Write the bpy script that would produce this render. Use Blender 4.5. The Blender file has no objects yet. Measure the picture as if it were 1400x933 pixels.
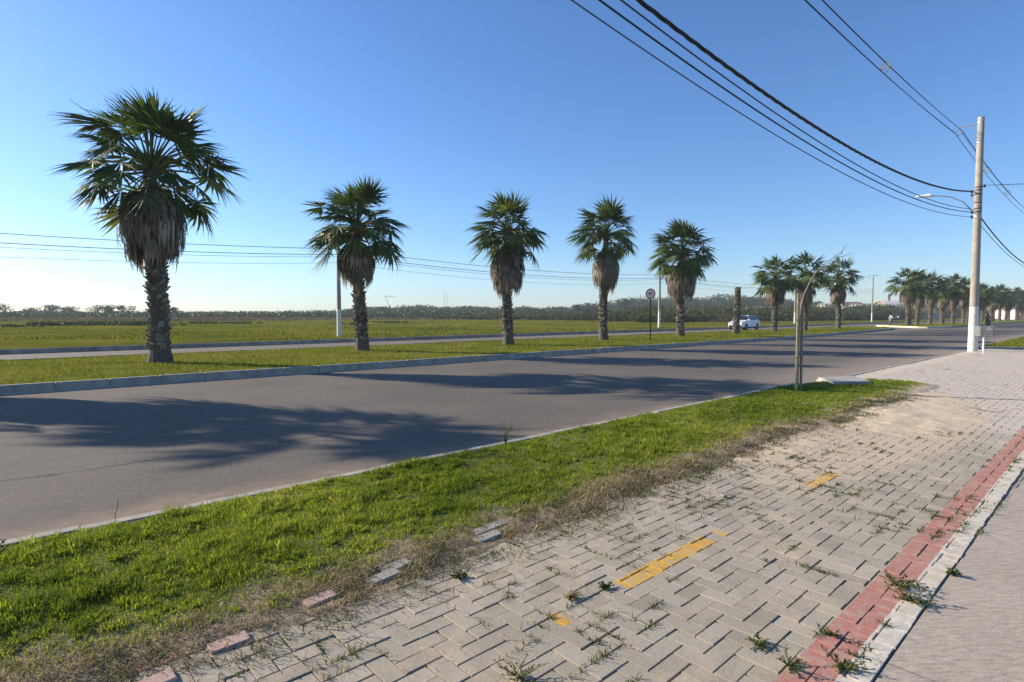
import bpy, bmesh, math, random
import numpy as np
from mathutils import Vector, Matrix

rs = np.random.RandomState
rad = math.radians
scene = bpy.context.scene
COL = scene.collection

# ------------------------------------------------------------------ camera frame (x = along the road, y = across it, metres)
YAW, PITCH, EYE = rad(47.5), math.atan(36/778), 1.55
Vh = np.array([math.cos(YAW), math.sin(YAW)]); Rh = np.array([math.sin(YAW), -math.cos(YAW)])
SUN_EL = rad(23.0); SHADOW_AZ = rad(-60.5)          # shadows run towards this heading
SUN_DIR = np.array([-math.cos(SHADOW_AZ)*math.cos(SUN_EL), -math.sin(SHADOW_AZ)*math.cos(SUN_EL), math.sin(SUN_EL)])

def field_point(px, depth):
    """ground point of the landscape at a heading (given as photo column) and a distance"""
    x = (px-700)/778*depth
    return depth*Vh + x*Rh

# ------------------------------------------------------------------ mesh helpers
class Geo:
    def __init__(s): s.v=[]; s.f=[]; s.t=[]; s.m=[]; s.n=0
    def add(s, v, f, t=0.5, mi=0):
        v=np.asarray(v,float).reshape(-1,3)
        s.v.append(v)
        s.t.append(np.broadcast_to(np.asarray(t,float),(len(v),)).copy())
        if isinstance(f,np.ndarray): f=[f]
        else:
            by={}
            for q in f: by.setdefault(len(q),[]).append(q)
            f=[np.array(q) for q in by.values()]
        for q in f:
            s.f.append(q+s.n); s.m.append(np.full(len(q),mi))
        s.n+=len(v); return s
    def build(s, name, mats, parent=None, smooth=False):
        me=bpy.data.meshes.new(name)
        V=np.concatenate(s.v); me.vertices.add(len(V)); me.vertices.foreach_set('co',V.ravel())
        loops=np.concatenate([q.ravel() for q in s.f]); sizes=np.concatenate([np.full(len(q),q.shape[1]) for q in s.f])
        me.loops.add(len(loops)); me.loops.foreach_set('vertex_index',loops.astype(np.int32))
        me.polygons.add(len(sizes))
        st=np.zeros(len(sizes),np.int32); st[1:]=np.cumsum(sizes)[:-1]
        me.polygons.foreach_set('loop_start',st)
        me.polygons.foreach_set('material_index',np.concatenate(s.m).astype(np.int32))
        me.update(calc_edges=True)
        me.polygons.foreach_set('use_smooth',np.full(len(sizes),bool(smooth)))
        a=me.attributes.new('tint','FLOAT','POINT'); a.data.foreach_set('value',np.concatenate(s.t).astype(np.float32))
        for m in (mats if isinstance(mats,(list,tuple)) else [mats]): me.materials.append(m)
        me.validate()
        o=bpy.data.objects.new(name,me); COL.objects.link(o)
        if parent is not None: o.parent=parent
        return o

def thing(name,label,cat,loc=(0,0,0),rz=0,group=None):
    o=bpy.data.objects.new(name,None); COL.objects.link(o); o.empty_display_size=.2
    o.location=loc; o.rotation_euler=(0,0,rz)
    return tag(o,label,cat,group)
def tag(o,label,cat,group=None):
    o['label']=label; o['category']=cat
    if group: o['group']=group
    return o
def struct(o): o['kind']='structure'; return o
def stuff(o,label,cat): o['kind']='stuff'; o['label']=label; o['category']=cat; return o
def copy_tree(root,label,loc,rz=0,scale=None):
    r=root.copy(); COL.objects.link(r); r.location=loc; r.rotation_euler=(0,0,rz); r['label']=label
    if scale: r.scale=scale
    for ch in root.children:
        c=ch.copy(); COL.objects.link(c); c.parent=r
        for g in ch.children:
            d=g.copy(); COL.objects.link(d); d.parent=c
    return r

def cbox(c,size,bev=.01,rz=0,seg=1):
    bm=bmesh.new(); bmesh.ops.create_cube(bm,size=1)
    for v in bm.verts: v.co=Vector((v.co.x*size[0],v.co.y*size[1],v.co.z*size[2]))
    if bev>0: bmesh.ops.bevel(bm,geom=bm.edges[:],offset=min(bev,min(size)*.45),segments=seg,affect='EDGES',profile=.5)
    M=Matrix.Translation(Vector(c))@Matrix.Rotation(rz,4,'Z'); bm.transform(M)
    v=np.array([q.co[:] for q in bm.verts]); bm.verts.index_update()
    f=[[q.index for q in p.verts] for p in bm.faces]; bm.free(); return v,f
def tube(pts,r,n=8,cap=True):
    pts=np.asarray(pts,float); r=np.broadcast_to(r,(len(pts),))
    T=np.gradient(pts,axis=0); T/=np.linalg.norm(T,axis=1)[:,None]
    ref=np.eye(3)[[2,0,1]][np.argmin(np.abs(T[:,[2,0,1]]).max(0)-np.array([.25,.1,0]))]
    a=np.linspace(0,2*np.pi,n,endpoint=False); V=[]
    for p,t,q in zip(pts,T,r):
        u=np.cross(t,ref); u/=np.linalg.norm(u); w=np.cross(u,t)
        V.append(p+q*(np.cos(a)[:,None]*u+np.sin(a)[:,None]*w))
    V=np.concatenate(V); F=[]
    for i in range(len(pts)-1):
        for j in range(n):
            k=(j+1)%n; F.append([i*n+j,i*n+k,(i+1)*n+k,(i+1)*n+j])
    if cap: F.append(list(range(n))[::-1]); F.append([(len(pts)-1)*n+j for j in range(n)])
    return V,F
def slab(poly,z0,z1,bev=0):
    """vertical prism over a polygon"""
    bm=bmesh.new(); vs=[bm.verts.new((p[0],p[1],z0)) for p in poly]; f=bm.faces.new(vs)
    r=bmesh.ops.extrude_face_region(bm,geom=[f])
    for e in r['geom']:
        if isinstance(e,bmesh.types.BMVert): e.co.z=z1
    bmesh.ops.recalc_face_normals(bm,faces=bm.faces[:])
    if bev: bmesh.ops.bevel(bm,geom=bm.edges[:],offset=bev,segments=2,affect='EDGES')
    bm.verts.index_update(); v=np.array([q.co[:] for q in bm.verts]); ff=[[q.index for q in p.verts] for p in bm.faces]; bm.free(); return v,ff
def grid(xs,ys,zf):
    X,Y=np.meshgrid(xs,ys,indexing='ij'); Z=zf(X,Y)
    V=np.stack([X,Y,Z],-1).reshape(-1,3); nx,ny=X.shape
    i=np.arange(nx*ny).reshape(nx,ny)
    F=np.stack([i[:-1,:-1],i[1:,:-1],i[1:,1:],i[:-1,1:]],-1).reshape(-1,4)
    return V,F
_P=rs(5).rand(256,256)
def vnoise(x,y,s=1.0,o=0):
    x=np.asarray(x,float)/s+o*17.3+500; y=np.asarray(y,float)/s+o*31.7+500
    xi=np.floor(x).astype(int); yi=np.floor(y).astype(int); fx=x-xi; fy=y-yi
    fx=fx*fx*(3-2*fx); fy=fy*fy*(3-2*fy)
    g=lambda a,b:_P[a%256,b%256]
    return (g(xi,yi)*(1-fx)+g(xi+1,yi)*fx)*(1-fy)+(g(xi,yi+1)*(1-fx)+g(xi+1,yi+1)*fx)*fy
def fbm(x,y,s=1.0,o=0,n=4):
    a=0;w=1;t=0
    for k in range(n): a=a+w*vnoise(x,y,s/2**k,o+k); t+=w; w*=.5
    return a/t
def sstep(a,b,x):
    t=np.clip((np.asarray(x,float)-a)/(b-a),0,1); return t*t*(3-2*t)

# ------------------------------------------------------------------ materials
def new_mat(name):
    m=bpy.data.materials.new(name); m.use_nodes=True; nt=m.node_tree
    b=nt.nodes['Principled BSDF']; b.inputs['Specular IOR Level'].default_value=.25
    return m,nt,b
def N(nt,t,**k):
    n=nt.nodes.new(t)
    for a,v in k.items(): setattr(n,a,v)
    return n
def ramp(nt,fac,stops):
    r=N(nt,'ShaderNodeValToRGB'); e=r.color_ramp.elements
    while len(e)<len(stops): e.new(.5)
    for q,(p,c) in zip(e,stops): q.position=p; q.color=(*c,1)
    nt.links.new(fac,r.inputs[0]); return r.outputs[0]
def noise(nt,scale,detail=4,rough=.6,vec=None):
    n=N(nt,'ShaderNodeTexNoise'); n.inputs['Scale'].default_value=scale; n.inputs['Detail'].default_value=detail; n.inputs['Roughness'].default_value=rough
    if vec is None: vec=N(nt,'ShaderNodeTexCoord').outputs['Object']
    nt.links.new(vec,n.inputs['Vector']); return n.outputs[0]
def mixc(nt,fac,a,b,mode='MIX'):
    m=N(nt,'ShaderNodeMix',data_type='RGBA',blend_type=mode)
    for s,v in ((0,fac),(6,a),(7,b)):
        if hasattr(v,'links'): nt.links.new(v,m.inputs[s])
        elif s==0: m.inputs[0].default_value=v
        else: m.inputs[s].default_value=(*v,1)
    return m.outputs[2]
def mth(nt,op,a,b=0.0,c=0.0):
    m=N(nt,'ShaderNodeMath',operation=op)
    for i,v in enumerate((a,b,c)):
        if hasattr(v,'links'): nt.links.new(v,m.inputs[i])
        else: m.inputs[i].default_value=v
    return m.outputs[0]
def maprange(nt,v,a,b,c=0.0,d=1.0,smooth=True):
    m=N(nt,'ShaderNodeMapRange'); m.interpolation_type='SMOOTHSTEP' if smooth else 'LINEAR'
    nt.links.new(v,m.inputs[0])
    for i,q in enumerate((a,b,c,d)): m.inputs[i+1].default_value=q
    return m.outputs[0]
def xyz(nt):
    s=N(nt,'ShaderNodeSeparateXYZ'); nt.links.new(N(nt,'ShaderNodeTexCoord').outputs['Object'],s.inputs[0]); return s.outputs
def bump(nt,b,h,strength=.3,dist=.02):
    n=N(nt,'ShaderNodeBump'); n.inputs['Strength'].default_value=strength; n.inputs['Distance'].default_value=dist
    nt.links.new(h,n.inputs['Height']); nt.links.new(n.outputs[0],b.inputs['Normal'])
def plain(name,c1,c2,scale=8,rough=.8,detail=5,bs=.15,bd=.01,metal=0,spec=.25):
    m,nt,b=new_mat(name); f=noise(nt,scale,detail)
    nt.links.new(ramp(nt,f,[(.3,c1),(.7,c2)]),b.inputs['Base Color']); b.inputs['Roughness'].default_value=rough
    b.inputs['Metallic'].default_value=metal; b.inputs['Specular IOR Level'].default_value=spec
    if bs: bump(nt,b,noise(nt,scale*4,3),bs,bd)
    return m
def leafy(name,stops,trans=.35,rough=.6,tcol=1.2,spec=.2):
    """thin leaf: colour from the per-leaf tint; part of the light passes through"""
    m,nt,b=new_mat(name); a=N(nt,'ShaderNodeAttribute',attribute_name='tint')
    c=ramp(nt,a.outputs['Fac'],stops); nt.links.new(c,b.inputs['Base Color']); b.inputs['Roughness'].default_value=rough
    b.inputs['Specular IOR Level'].default_value=spec
    t=N(nt,'ShaderNodeBsdfTranslucent'); nt.links.new(mixc(nt,1.0,c,(tcol,tcol,tcol*.6),'MULTIPLY'),t.inputs[0])
    mx=N(nt,'ShaderNodeMixShader'); mx.inputs[0].default_value=trans
    nt.links.new(b.outputs[0],mx.inputs[1]); nt.links.new(t.outputs[0],mx.inputs[2])
    nt.links.new(mx.outputs[0],nt.nodes['Material Output'].inputs[0]); return m

M={}
M['frond']=leafy('fan_leaf',[(0,(.034,.060,.018)),(.5,(.078,.118,.033)),(.85,(.14,.175,.05)),(1,(.24,.21,.06))],.32,.55,spec=.25)
M['dead']=leafy('dead_fan_leaf',[(0,(.10,.08,.062)),(.5,(.23,.185,.14)),(1,(.46,.38,.28))],.2,.85)
M['boot']=leafy('leaf_base',[(0,(.055,.044,.034)),(.5,(.14,.115,.085)),(1,(.36,.31,.24))],0.02,.85)
M['bark']=plain('palm_bark',(.055,.045,.035),(.16,.135,.105),14,.9,6,.5,.03)
M['grass']=leafy('grass_blade',[(0,(.11,.165,.018)),(.5,(.25,.31,.034)),(.85,(.38,.395,.066)),(1,(.50,.42,.17))],.55,.7,1.15,spec=.08)
M['mgrass']=leafy('median_grass_blade',[(0,(.085,.11,.016)),(.5,(.185,.205,.028)),(.85,(.28,.265,.05)),(1,(.36,.31,.12))],.36,.8,1.08,spec=.04)
M['straw']=leafy('dry_grass_blade',[(0,(.13,.105,.042)),(.4,(.27,.205,.10)),(.8,(.44,.345,.19)),(1,(.60,.50,.33))],.2,.8)
M['weed']=leafy('weed_leaf',[(0,(.030,.055,.014)),(.5,(.075,.105,.026)),(.8,(.15,.15,.05)),(1,(.30,.22,.10))],.35,.6)
M['tree']=leafy('tree_leaf',[(0,(.016,.032,.010)),(.5,(.036,.060,.017)),(1,(.070,.095,.026))],.25,.6)
M['scrub']=leafy('scrub_leaf',[(0,(.026,.044,.015)),(.5,(.046,.062,.016)),(1,(.105,.110,.030))],.28,.65)
M['reed']=leafy('reed_blade',[(0,(.07,.055,.035)),(.5,(.13,.10,.062)),(1,(.22,.18,.10))],.25,.8)
M['wood']=plain('grey_bark',(.10,.085,.065),(.21,.185,.14),20,.9,6,.4,.01)
M['stake']=plain('weathered_stake',(.16,.15,.10),(.30,.27,.19),16,.9,5,.3,.01)
M['twig']=plain('pale_twig',(.22,.19,.15),(.36,.31,.25),20,.85,4,.2,.005)
M['wire']=plain('black_cable',(.010,.010,.011),(.022,.022,.023),30,.6,2,0)
M['farwire']=plain('weathered_cable',(.05,.05,.052),(.09,.09,.092),30,.7,2,0)
M['steel']=plain('galvanised_steel',(.30,.31,.32),(.46,.47,.48),20,.45,4,.05,.002,.6,.5)
M['rust']=plain('rusty_steel',(.05,.028,.018),(.11,.06,.035),25,.8,5,.2,.005)
M['insul']=plain('dark_insulator',(.03,.025,.022),(.06,.05,.045),20,.4,2,0)
M['white']=plain('white_paint',(.72,.71,.68),(.82,.81,.79),6,.6,4,.05,.002)
M['red']=plain('sign_red',(.55,.03,.03),(.62,.045,.04),8,.5,2,0)
M['black']=plain('black_paint',(.015,.015,.016),(.03,.03,.032),12,.5,2,0)
M['greypanel']=plain('pale_grey_paint',(.20,.205,.205),(.30,.31,.30),9,.6,3,.05,.003)
M['roofwhite']=plain('white_roof_sheet',(.42,.40,.37),(.56,.54,.50),3,.7,4,.1,.02)
M['wallcream']=plain('cream_render',(.50,.45,.38),(.62,.57,.49),2,.85,4,.1,.02)
M['wallpink']=plain('pale_pink_render',(.58,.46,.42),(.68,.57,.52),2,.85,4,.1,.02)
M['rooftile']=plain('clay_roof_tile',(.20,.10,.065),(.32,.17,.11),1.5,.85,5,.2,.03)
M['brownroof_gableshade']=plain('brown_thatch_and_gable_shade',(.16,.12,.08),(.30,.23,.16),1.5,.9,5,.2,.03)  # roof brown, also put on the hall gable as its shadow tone
M['glass']=plain('dark_window_glass',(.012,.014,.017),(.02,.023,.027),4,.12,2,0,spec=.6)
M['door']=plain('dark_door_paint',(.08,.055,.04),(.13,.09,.065),4,.6,3,0)
M['carwhite']=plain('white_car_paint',(.68,.69,.71),(.74,.75,.77),3,.22,2,0,spec=.6)
M['tyre']=plain('tyre_rubber',(.015,.015,.015),(.03,.03,.03),20,.85,3,0)
M['rim']=plain('alloy_rim',(.35,.36,.37),(.5,.51,.52),10,.35,2,0,.8,.5)
M['trim']=plain('black_plastic_trim',(.02,.02,.022),(.035,.035,.037),15,.55,2,0)
M['lampglass']=plain('clear_lamp_lens',(.6,.62,.64),(.75,.77,.78),5,.15,2,0,spec=.6)
M['redlens']=plain('red_lamp_lens',(.35,.015,.012),(.45,.02,.02),5,.2,2,0,spec=.5)
M['skin']=plain('skin',(.30,.18,.12),(.38,.24,.16),12,.6,2,0)
M['darkcloth']=plain('dark_cloth',(.018,.018,.022),(.04,.04,.046),12,.9,3,0)
M['whitecloth']=plain('white_cloth',(.62,.62,.62),(.76,.76,.75),12,.9,3,0)
M['jean']=plain('dark_jeans',(.03,.034,.05),(.06,.065,.085),12,.9,3,0)
M['kerb']=plain('kerb_concrete',(.21,.19,.16),(.42,.38,.32),2.5,.9,8,.35,.012)
M['kerbnear']=plain('pale_kerb_concrete',(.26,.235,.20),(.44,.405,.35),3.5,.9,7,.3,.01)
M['gutter']=plain('gutter_concrete',(.34,.31,.27),(.50,.46,.40),3,.9,6,.2,.01)
M['kerbyellow']=plain('worn_yellow_kerb',(.48,.43,.28),(.66,.60,.42),2,.85,5,.2,.01)
M['coverslab']=plain('cover_concrete',(.30,.285,.26),(.42,.40,.37),3,.9,6,.15,.006)

# concrete post with a whitewashed foot
def pole_mat():
    m,nt,b=new_mat('pole_concrete'); z=xyz(nt)[2]
    base=ramp(nt,noise(nt,5,6),[(.3,(.26,.235,.195)),(.7,(.40,.365,.31))])
    st=N(nt,'ShaderNodeMapping'); st.inputs['Scale'].default_value=(9,9,.7); nt.links.new(N(nt,'ShaderNodeTexCoord').outputs['Object'],st.inputs[0])
    base=mixc(nt,maprange(nt,noise(nt,1.5,5,.6,st.outputs[0]),.55,.75,0,.5),base,(.17,.15,.125))
    wz=mth(nt,'ADD',z,mth(nt,'MULTIPLY',noise(nt,12,3),.06))
    wf=mth(nt,'LESS_THAN',wz,1.93)
    wear=maprange(nt,noise(nt,7,6),.35,.6,.55,1.0)
    c=mixc(nt,mth(nt,'MULTIPLY',wf,wear),base,(.74,.72,.66)); nt.links.new(c,b.inputs['Base Color']); b.inputs['Roughness'].default_value=.88
    bump(nt,b,noise(nt,40,4),.2,.006); return m
M['pole']=pole_mat()

def asphalt_mat():
    m,nt,b=new_mat('worn_asphalt'); X,Y,Z=xyz(nt)
    big=noise(nt,.35,5,.6); fine=noise(nt,38,5,.75); mid=noise(nt,3.5,5,.6)
    c=ramp(nt,big,[(.3,(.126,.111,.093)),(.7,(.178,.155,.128))])
    c=mixc(nt,.75,c,ramp(nt,fine,[(.3,(.20,.20,.20)),(.72,(.72,.71,.70))]),'OVERLAY')
    c=mixc(nt,maprange(nt,mid,.5,.75,0,.35),c,(.16,.142,.125))
    # wheel tracks, long smears along the road
    sm=N(nt,'ShaderNodeMapping'); sm.inputs['Scale'].default_value=(.09,1.3,1); nt.links.new(N(nt,'ShaderNodeTexCoord').outputs['Object'],sm.inputs[0])
    st=noise(nt,1.6,4,.6,sm.outputs[0]); c=mixc(nt,maprange(nt,st,.48,.68,0,.4),c,(.105,.097,.09))
    # sandy dirt along the near kerb
    yy=mth(nt,'ADD',Y,mth(nt,'MULTIPLY',mth(nt,'SUBTRACT',noise(nt,1.1,5,.65),.5),1.1))
    d=maprange(nt,yy,6.05,5.45); dirt=ramp(nt,noise(nt,9,6,.7),[(.3,(.20,.145,.105)),(.7,(.33,.255,.19))])
    c=mixc(nt,mth(nt,'MULTIPLY',d,.85),c,dirt)
    far=mth(nt,'MULTIPLY',maprange(nt,X,12.0,16.5),maprange(nt,mth(nt,'ADD',Y,mth(nt,'MULTIPLY',noise(nt,.7,5),1.2)),8.2,6.4))
    c=mixc(nt,mth(nt,'MULTIPLY',far,.8),c,mixc(nt,.35,dirt,(.30,.27,.235)))
    d2=maprange(nt,mth(nt,'ADD',Y,mth(nt,'MULTIPLY',noise(nt,1.5,4),.5)),15.7,16.2); c=mixc(nt,mth(nt,'MULTIPLY',d2,.6),c,(.22,.185,.15))
    # crack wandering along the near lane
    wob=mth(nt,'MULTIPLY',mth(nt,'SUBTRACT',noise(nt,.55,8,.7),.5),.9)
    cr=mth(nt,'ABSOLUTE',mth(nt,'SUBTRACT',mth(nt,'ADD',Y,wob),7.55))
    cm=maprange(nt,cr,.012,.045,1,0); cm=mth(nt,'MULTIPLY',cm,maprange(nt,noise(nt,1.2,4),.35,.6)); cm=mth(nt,'MULTIPLY',cm,maprange(nt,X,5.5,3.0))
    c=mixc(nt,mth(nt,'MULTIPLY',cm,.7),c,(.03,.028,.027))
    # dark pebbles and droppings
    vo=N(nt,'ShaderNodeTexVoronoi'); vo.inputs['Scale'].default_value=2.3; nt.links.new(N(nt,'ShaderNodeTexCoord').outputs['Object'],vo.inputs['Vector'])
    c=mixc(nt,maprange(nt,vo.outputs['Distance'],.03,.05,.55,0),c,(.035,.033,.03))
    nt.links.new(c,b.inputs['Base Color']); b.inputs['Roughness'].default_value=.9; b.inputs['Specular IOR Level'].default_value=.15
    bump(nt,b,fine,.35,.006); return m
M['asphalt']=asphalt_mat()

def paver_mat():
    m,nt,b=new_mat('concrete_pavers'); X,Y,Z=xyz(nt); a=N(nt,'ShaderNodeAttribute',attribute_name='tint').outputs['Fac']
    c=ramp(nt,a,[(0,(.278,.242,.185)),(.5,(.345,.302,.235)),(1,(.41,.362,.285))])
    c=mixc(nt,.5,c,ramp(nt,noise(nt,70,4,.7),[(.3,(.33,.33,.33)),(.7,(.66,.66,.66))]),'OVERLAY')
    c=mixc(nt,maprange(nt,noise(nt,5,6,.65),.45,.7,0,.45),c,(.44,.38,.305))
    c=mixc(nt,maprange(nt,noise(nt,1.1,6,.6),.50,.72,0,.35),c,(.25,.215,.175)); c=mixc(nt,maprange(nt,noise(nt,27,3,.5),.66,.74,0,.5),c,(.21,.18,.145))
    # driveway end is older and sandier
    dw=maprange(nt,mth(nt,'ADD',X,mth(nt,'MULTIPLY',noise(nt,.8,4),2.5)),9.2,12.0)
    c=mixc(nt,mth(nt,'MULTIPLY',dw,.75),c,(.54,.475,.40))
    wear=maprange(nt,noise(nt,14,7,.75),.36,.58,.35,1.0)
    # painted edge lines and dashes of the cycle lane
    jy=mth(nt,'ADD',Y,mth(nt,'MULTIPLY',mth(nt,'SUBTRACT',noise(nt,14,2),.5),.012))
    def band(lo,hi): return mth(nt,'MULTIPLY',mth(nt,'GREATER_THAN',jy,lo),mth(nt,'LESS_THAN',jy,hi))
    def xband(lo,hi): return mth(nt,'MULTIPLY',mth(nt,'GREATER_THAN',X,lo),mth(nt,'LESS_THAN',X,hi))
    redm=mth(nt,'ADD',band(.805,.975),band(2.86,3.03)); redc=ramp(nt,noise(nt,25,5),[(.3,(.36,.145,.115)),(.7,(.46,.205,.165))])
    whm=mth(nt,'ADD',band(.5,.806),band(3.028,3.4)); whc=ramp(nt,noise(nt,18,5),[(.3,(.52,.465,.385)),(.7,(.66,.605,.51))])
    end=maprange(nt,X,12.0,10.6)
    c=mixc(nt,mth(nt,'MULTIPLY',mth(nt,'MULTIPLY',redm,wear),end),c,redc)
    c=mixc(nt,mth(nt,'MULTIPLY',mth(nt,'MULTIPLY',whm,wear),end),c,whc)
    ye=mth(nt,'MULTIPLY',band(1.868,1.99),mth(nt,'ADD',mth(nt,'ADD',xband(2.62,3.61),xband(5.42,6.06)),mth(nt,'ADD',xband(3.74,3.80),xband(2.06,2.13))))
    c=mixc(nt,mth(nt,'MULTIPLY',ye,maprange(nt,noise(nt,22,6,.75),.36,.54,.15,1.0)),c,ramp(nt,noise(nt,12,4),[(.3,(.50,.28,.045)),(.7,(.62,.37,.075))]))
    # fine sand lying on the bricks
    gx_=mth(nt,'POWER',mth(nt,'DIVIDE',mth(nt,'SUBTRACT',X,9.2),3.4),2.0); gy_=mth(nt,'POWER',mth(nt,'DIVIDE',mth(nt,'SUBTRACT',Y,2.5),1.0),2.0); bl=maprange(nt,mth(nt,'ADD',gx_,gy_),2.0,.2,0,.42)
    sd=maprange(nt,mth(nt,'ADD',noise(nt,2.2,6,.7),bl),.50,.74,0,.75); c=mixc(nt,sd,c,(.51,.415,.295))
    nt.links.new(c,b.inputs['Base Color']); b.inputs['Roughness'].default_value=.92; b.inputs['Specular IOR Level'].default_value=.12
    bump(nt,b,noise(nt,90,4,.7),.35,.004); return m
M['paver']=paver_mat()
M['bed']=plain('joint_sand',(.17,.138,.10),(.37,.31,.225),9,.95,6,.5,.01)
def soil_mat():
    m,nt,b=new_mat('verge_soil_mix'); X,Y,Z=xyz(nt); f=noise(nt,7,7,.65)
    c=ramp(nt,f,[(.3,(.15,.112,.07)),(.7,(.33,.255,.175))])
    sandy=maprange(nt,mth(nt,'ADD',X,mth(nt,'MULTIPLY',noise(nt,.9,4),3)),8.0,11.5); c=mixc(nt,mth(nt,'MULTIPLY',sandy,.85),c,ramp(nt,f,[(.3,(.34,.27,.19)),(.7,(.50,.41,.30))]))
    gr=maprange(nt,mth(nt,'ADD',Y,mth(nt,'MULTIPLY',noise(nt,2.2,4),.5)),3.5,3.75); gr=mth(nt,'MULTIPLY',gr,maprange(nt,X,14.6,13.6)); c=mixc(nt,mth(nt,'MULTIPLY',gr,.85),c,ramp(nt,noise(nt,16,5),[(.3,(.075,.085,.020)),(.7,(.17,.17,.045))]))
    nt.links.new(c,b.inputs['Base Color']); b.inputs['Roughness'].default_value=.95; bump(nt,b,noise(nt,30,5),.6,.02); return m
M['soil']=soil_mat()
M['verge']=plain('grass_soil',(.035,.045,.014),(.085,.085,.035),6,.95,6,.6,.02)
M['sand']=plain('pale_sand',(.49,.385,.26),(.61,.49,.345),6,.95,6,.4,.01)

def concrete_mat():
    m,nt,b=new_mat('brushed_concrete'); X,Y,Z=xyz(nt)
    mp=N(nt,'ShaderNodeMapping'); m0=N(nt,'ShaderNodeMapping'); m0.inputs['Rotation'].default_value=(0,0,rad(40)); nt.links.new(N(nt,'ShaderNodeTexCoord').outputs['Object'],m0.inputs[0]); mp.inputs['Scale'].default_value=(5.0,24,1); nt.links.new(m0.outputs[0],mp.inputs[0])
    br=noise(nt,2.2,7,.72,mp.outputs[0]); 
    c=ramp(nt,br,[(.3,(.20,.162,.128)),(.5,(.385,.320,.245)),(.72,(.58,.49,.385))])
    c=mixc(nt,.35,c,ramp(nt,noise(nt,1.3,6),[(.3,(.28,.245,.21)),(.7,(.50,.44,.375))]))
    c=mixc(nt,.4,c,ramp(nt,noise(nt,80,3),[(.3,(.35,.35,.35)),(.7,(.65,.65,.65))]),'OVERLAY')
    jx_=mth(nt,'ABSOLUTE',mth(nt,'SUBTRACT',mth(nt,'FRACT',mth(nt,'DIVIDE',mth(nt,'ADD',X,50-5.4),2.5)),0.0)); jm=maprange(nt,jx_,.001,.0045,.7,0); c=mixc(nt,jm,c,(.06,.05,.042))
    pit=maprange(nt,noise(nt,48,3,.6),.66,.74,0,.6); c=mixc(nt,pit,c,(.075,.062,.052))
    nt.links.new(c,b.inputs['Base Color']); b.inputs['Roughness'].default_value=.92; b.inputs['Specular IOR Level'].default_value=.12
    bump(nt,b,br,.5,.008); return m
M['concrete']=concrete_mat()

def field_mat(name,pal,sc=.07):
    m,nt,b=new_mat(name)
    c=ramp(nt,noise(nt,sc,6,.62),[(.32,pal[0]),(.5,pal[1]),(.68,pal[2])])
    c=mixc(nt,maprange(nt,noise(nt,sc*7,6,.65),.5,.7,0,.6),c,pal[3])
    c=mixc(nt,maprange(nt,noise(nt,sc*22,5,.7),.5,.7,0,.5),c,pal[0])
    nt.links.new(c,b.inputs['Base Color']); b.inputs['Roughness'].default_value=1; b.inputs['Specular IOR Level'].default_value=.0
    bump(nt,b,noise(nt,3,6,.7),.6,.15); return m
M['field']=field_mat('pasture_ground',[(.062,.078,.012),(.125,.128,.018),(.20,.175,.032),(.24,.185,.055)])
M['median']=field_mat('median_turf',[(.11,.125,.02),(.17,.175,.03),(.22,.205,.05),(.26,.22,.09)],.25)

# ------------------------------------------------------------------ ground sheets
def land_z(X,Y):
    d=X*Vh[0]+Y*Vh[1]; side=X*Rh[0]+Y*Rh[1]; a=np.degrees(np.arctan2(side,np.maximum(d,1)))
    hill=4.5*sstep(190,330,d)*sstep(4,20,a)*(1-.6*sstep(400,900,d))
    return np.where(Y<32.2,-.35,.05)+hill*np.where(Y<34,0,1)+np.where(Y>34,.12*(fbm(X,Y,9,3)-.5),0)
xs=np.concatenate([np.linspace(-3000,-220,14),np.linspace(-200,420,125),np.linspace(450,3500,24)])
ys=np.concatenate([np.linspace(-1500,-40,8),[-20,0,20,32.1,32.36,34],np.linspace(36,420,97),np.linspace(440,3500,22)])
g=Geo(); g.add(*grid(xs,ys,land_z)); struct(g.build('field',M['field'],smooth=True))

g=Geo(); g.add(*grid(np.linspace(-60,620,2),np.array([4.9,16.6]),lambda X,Y:X*0-.12)); 
g.add([(40,16.6,-.12),(100,16.6,-.12),(100,25,-.12),(40,25,-.12)],[[0,1,2,3]])
struct(g.build('near_road',M['asphalt']))
g=Geo(); g.add([(-80,24.6,-.124),(620,24.6,-.124),(620,32.3,-.124),(-80,32.3,-.124)],[[0,1,2,3]]); struct(g.build('far_road',M['asphalt']))

# kerb runs: stones with joints, built along a polyline
def kerb_run(g,line,w,z0,z1,side=1,step=1.0,bev=.02,r=None):
    r=r or rs(3)
    line=np.asarray(line,float)
    for a,b in zip(line[:-1],line[1:]):
        L=np.linalg.norm(b-a); n=max(1,int(round(L/step))); t=(b-a)/L; nn=np.array([-t[1],t[0]])*side
        for k in range(n):
            p=a+(b-a)*(k+.5)/n+nn*w/2
            g.add(*cbox((p[0]+r.uniform(-.004,.004),p[1]+r.uniform(-.006,.006),(z0+z1)/2+r.uniform(-.006,.006)),(L/n-.006,w,z1-z0),bev,math.atan2(t[1],t[0])+r.uniform(-.004,.004)))
MED1=[(-45,15.95),(40,15.95),(52,16.5),(62,17.2),(72,17.9),(78,18.9),(81,20.6),(81.5,22.5),(80,24.2),(76,25.2)]
MED2=[(620,16.0),(93,16.0),(87,16.25),(84.6,17.0),(84.5,18.0),(92.5,24.6),(97,25.2)]
g=Geo(); kerb_run(g,MED1,.16,-.2,.07,1); struct(g.build('median_kerb',M['kerb']))
g=Geo(); kerb_run(g,[(140,16.0),(93,16.0)],.16,-.2,.07,-1); g.add(*cbox((380,16.08,-.065),(480,.16,.27),.02)); struct(g.build('far_median_kerb',M['kerb']))
g=Geo(); kerb_run(g,MED2[1:],.2,-.2,.09,-1); struct(g.build('painted_median_kerb',M['kerbyellow']))
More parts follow.
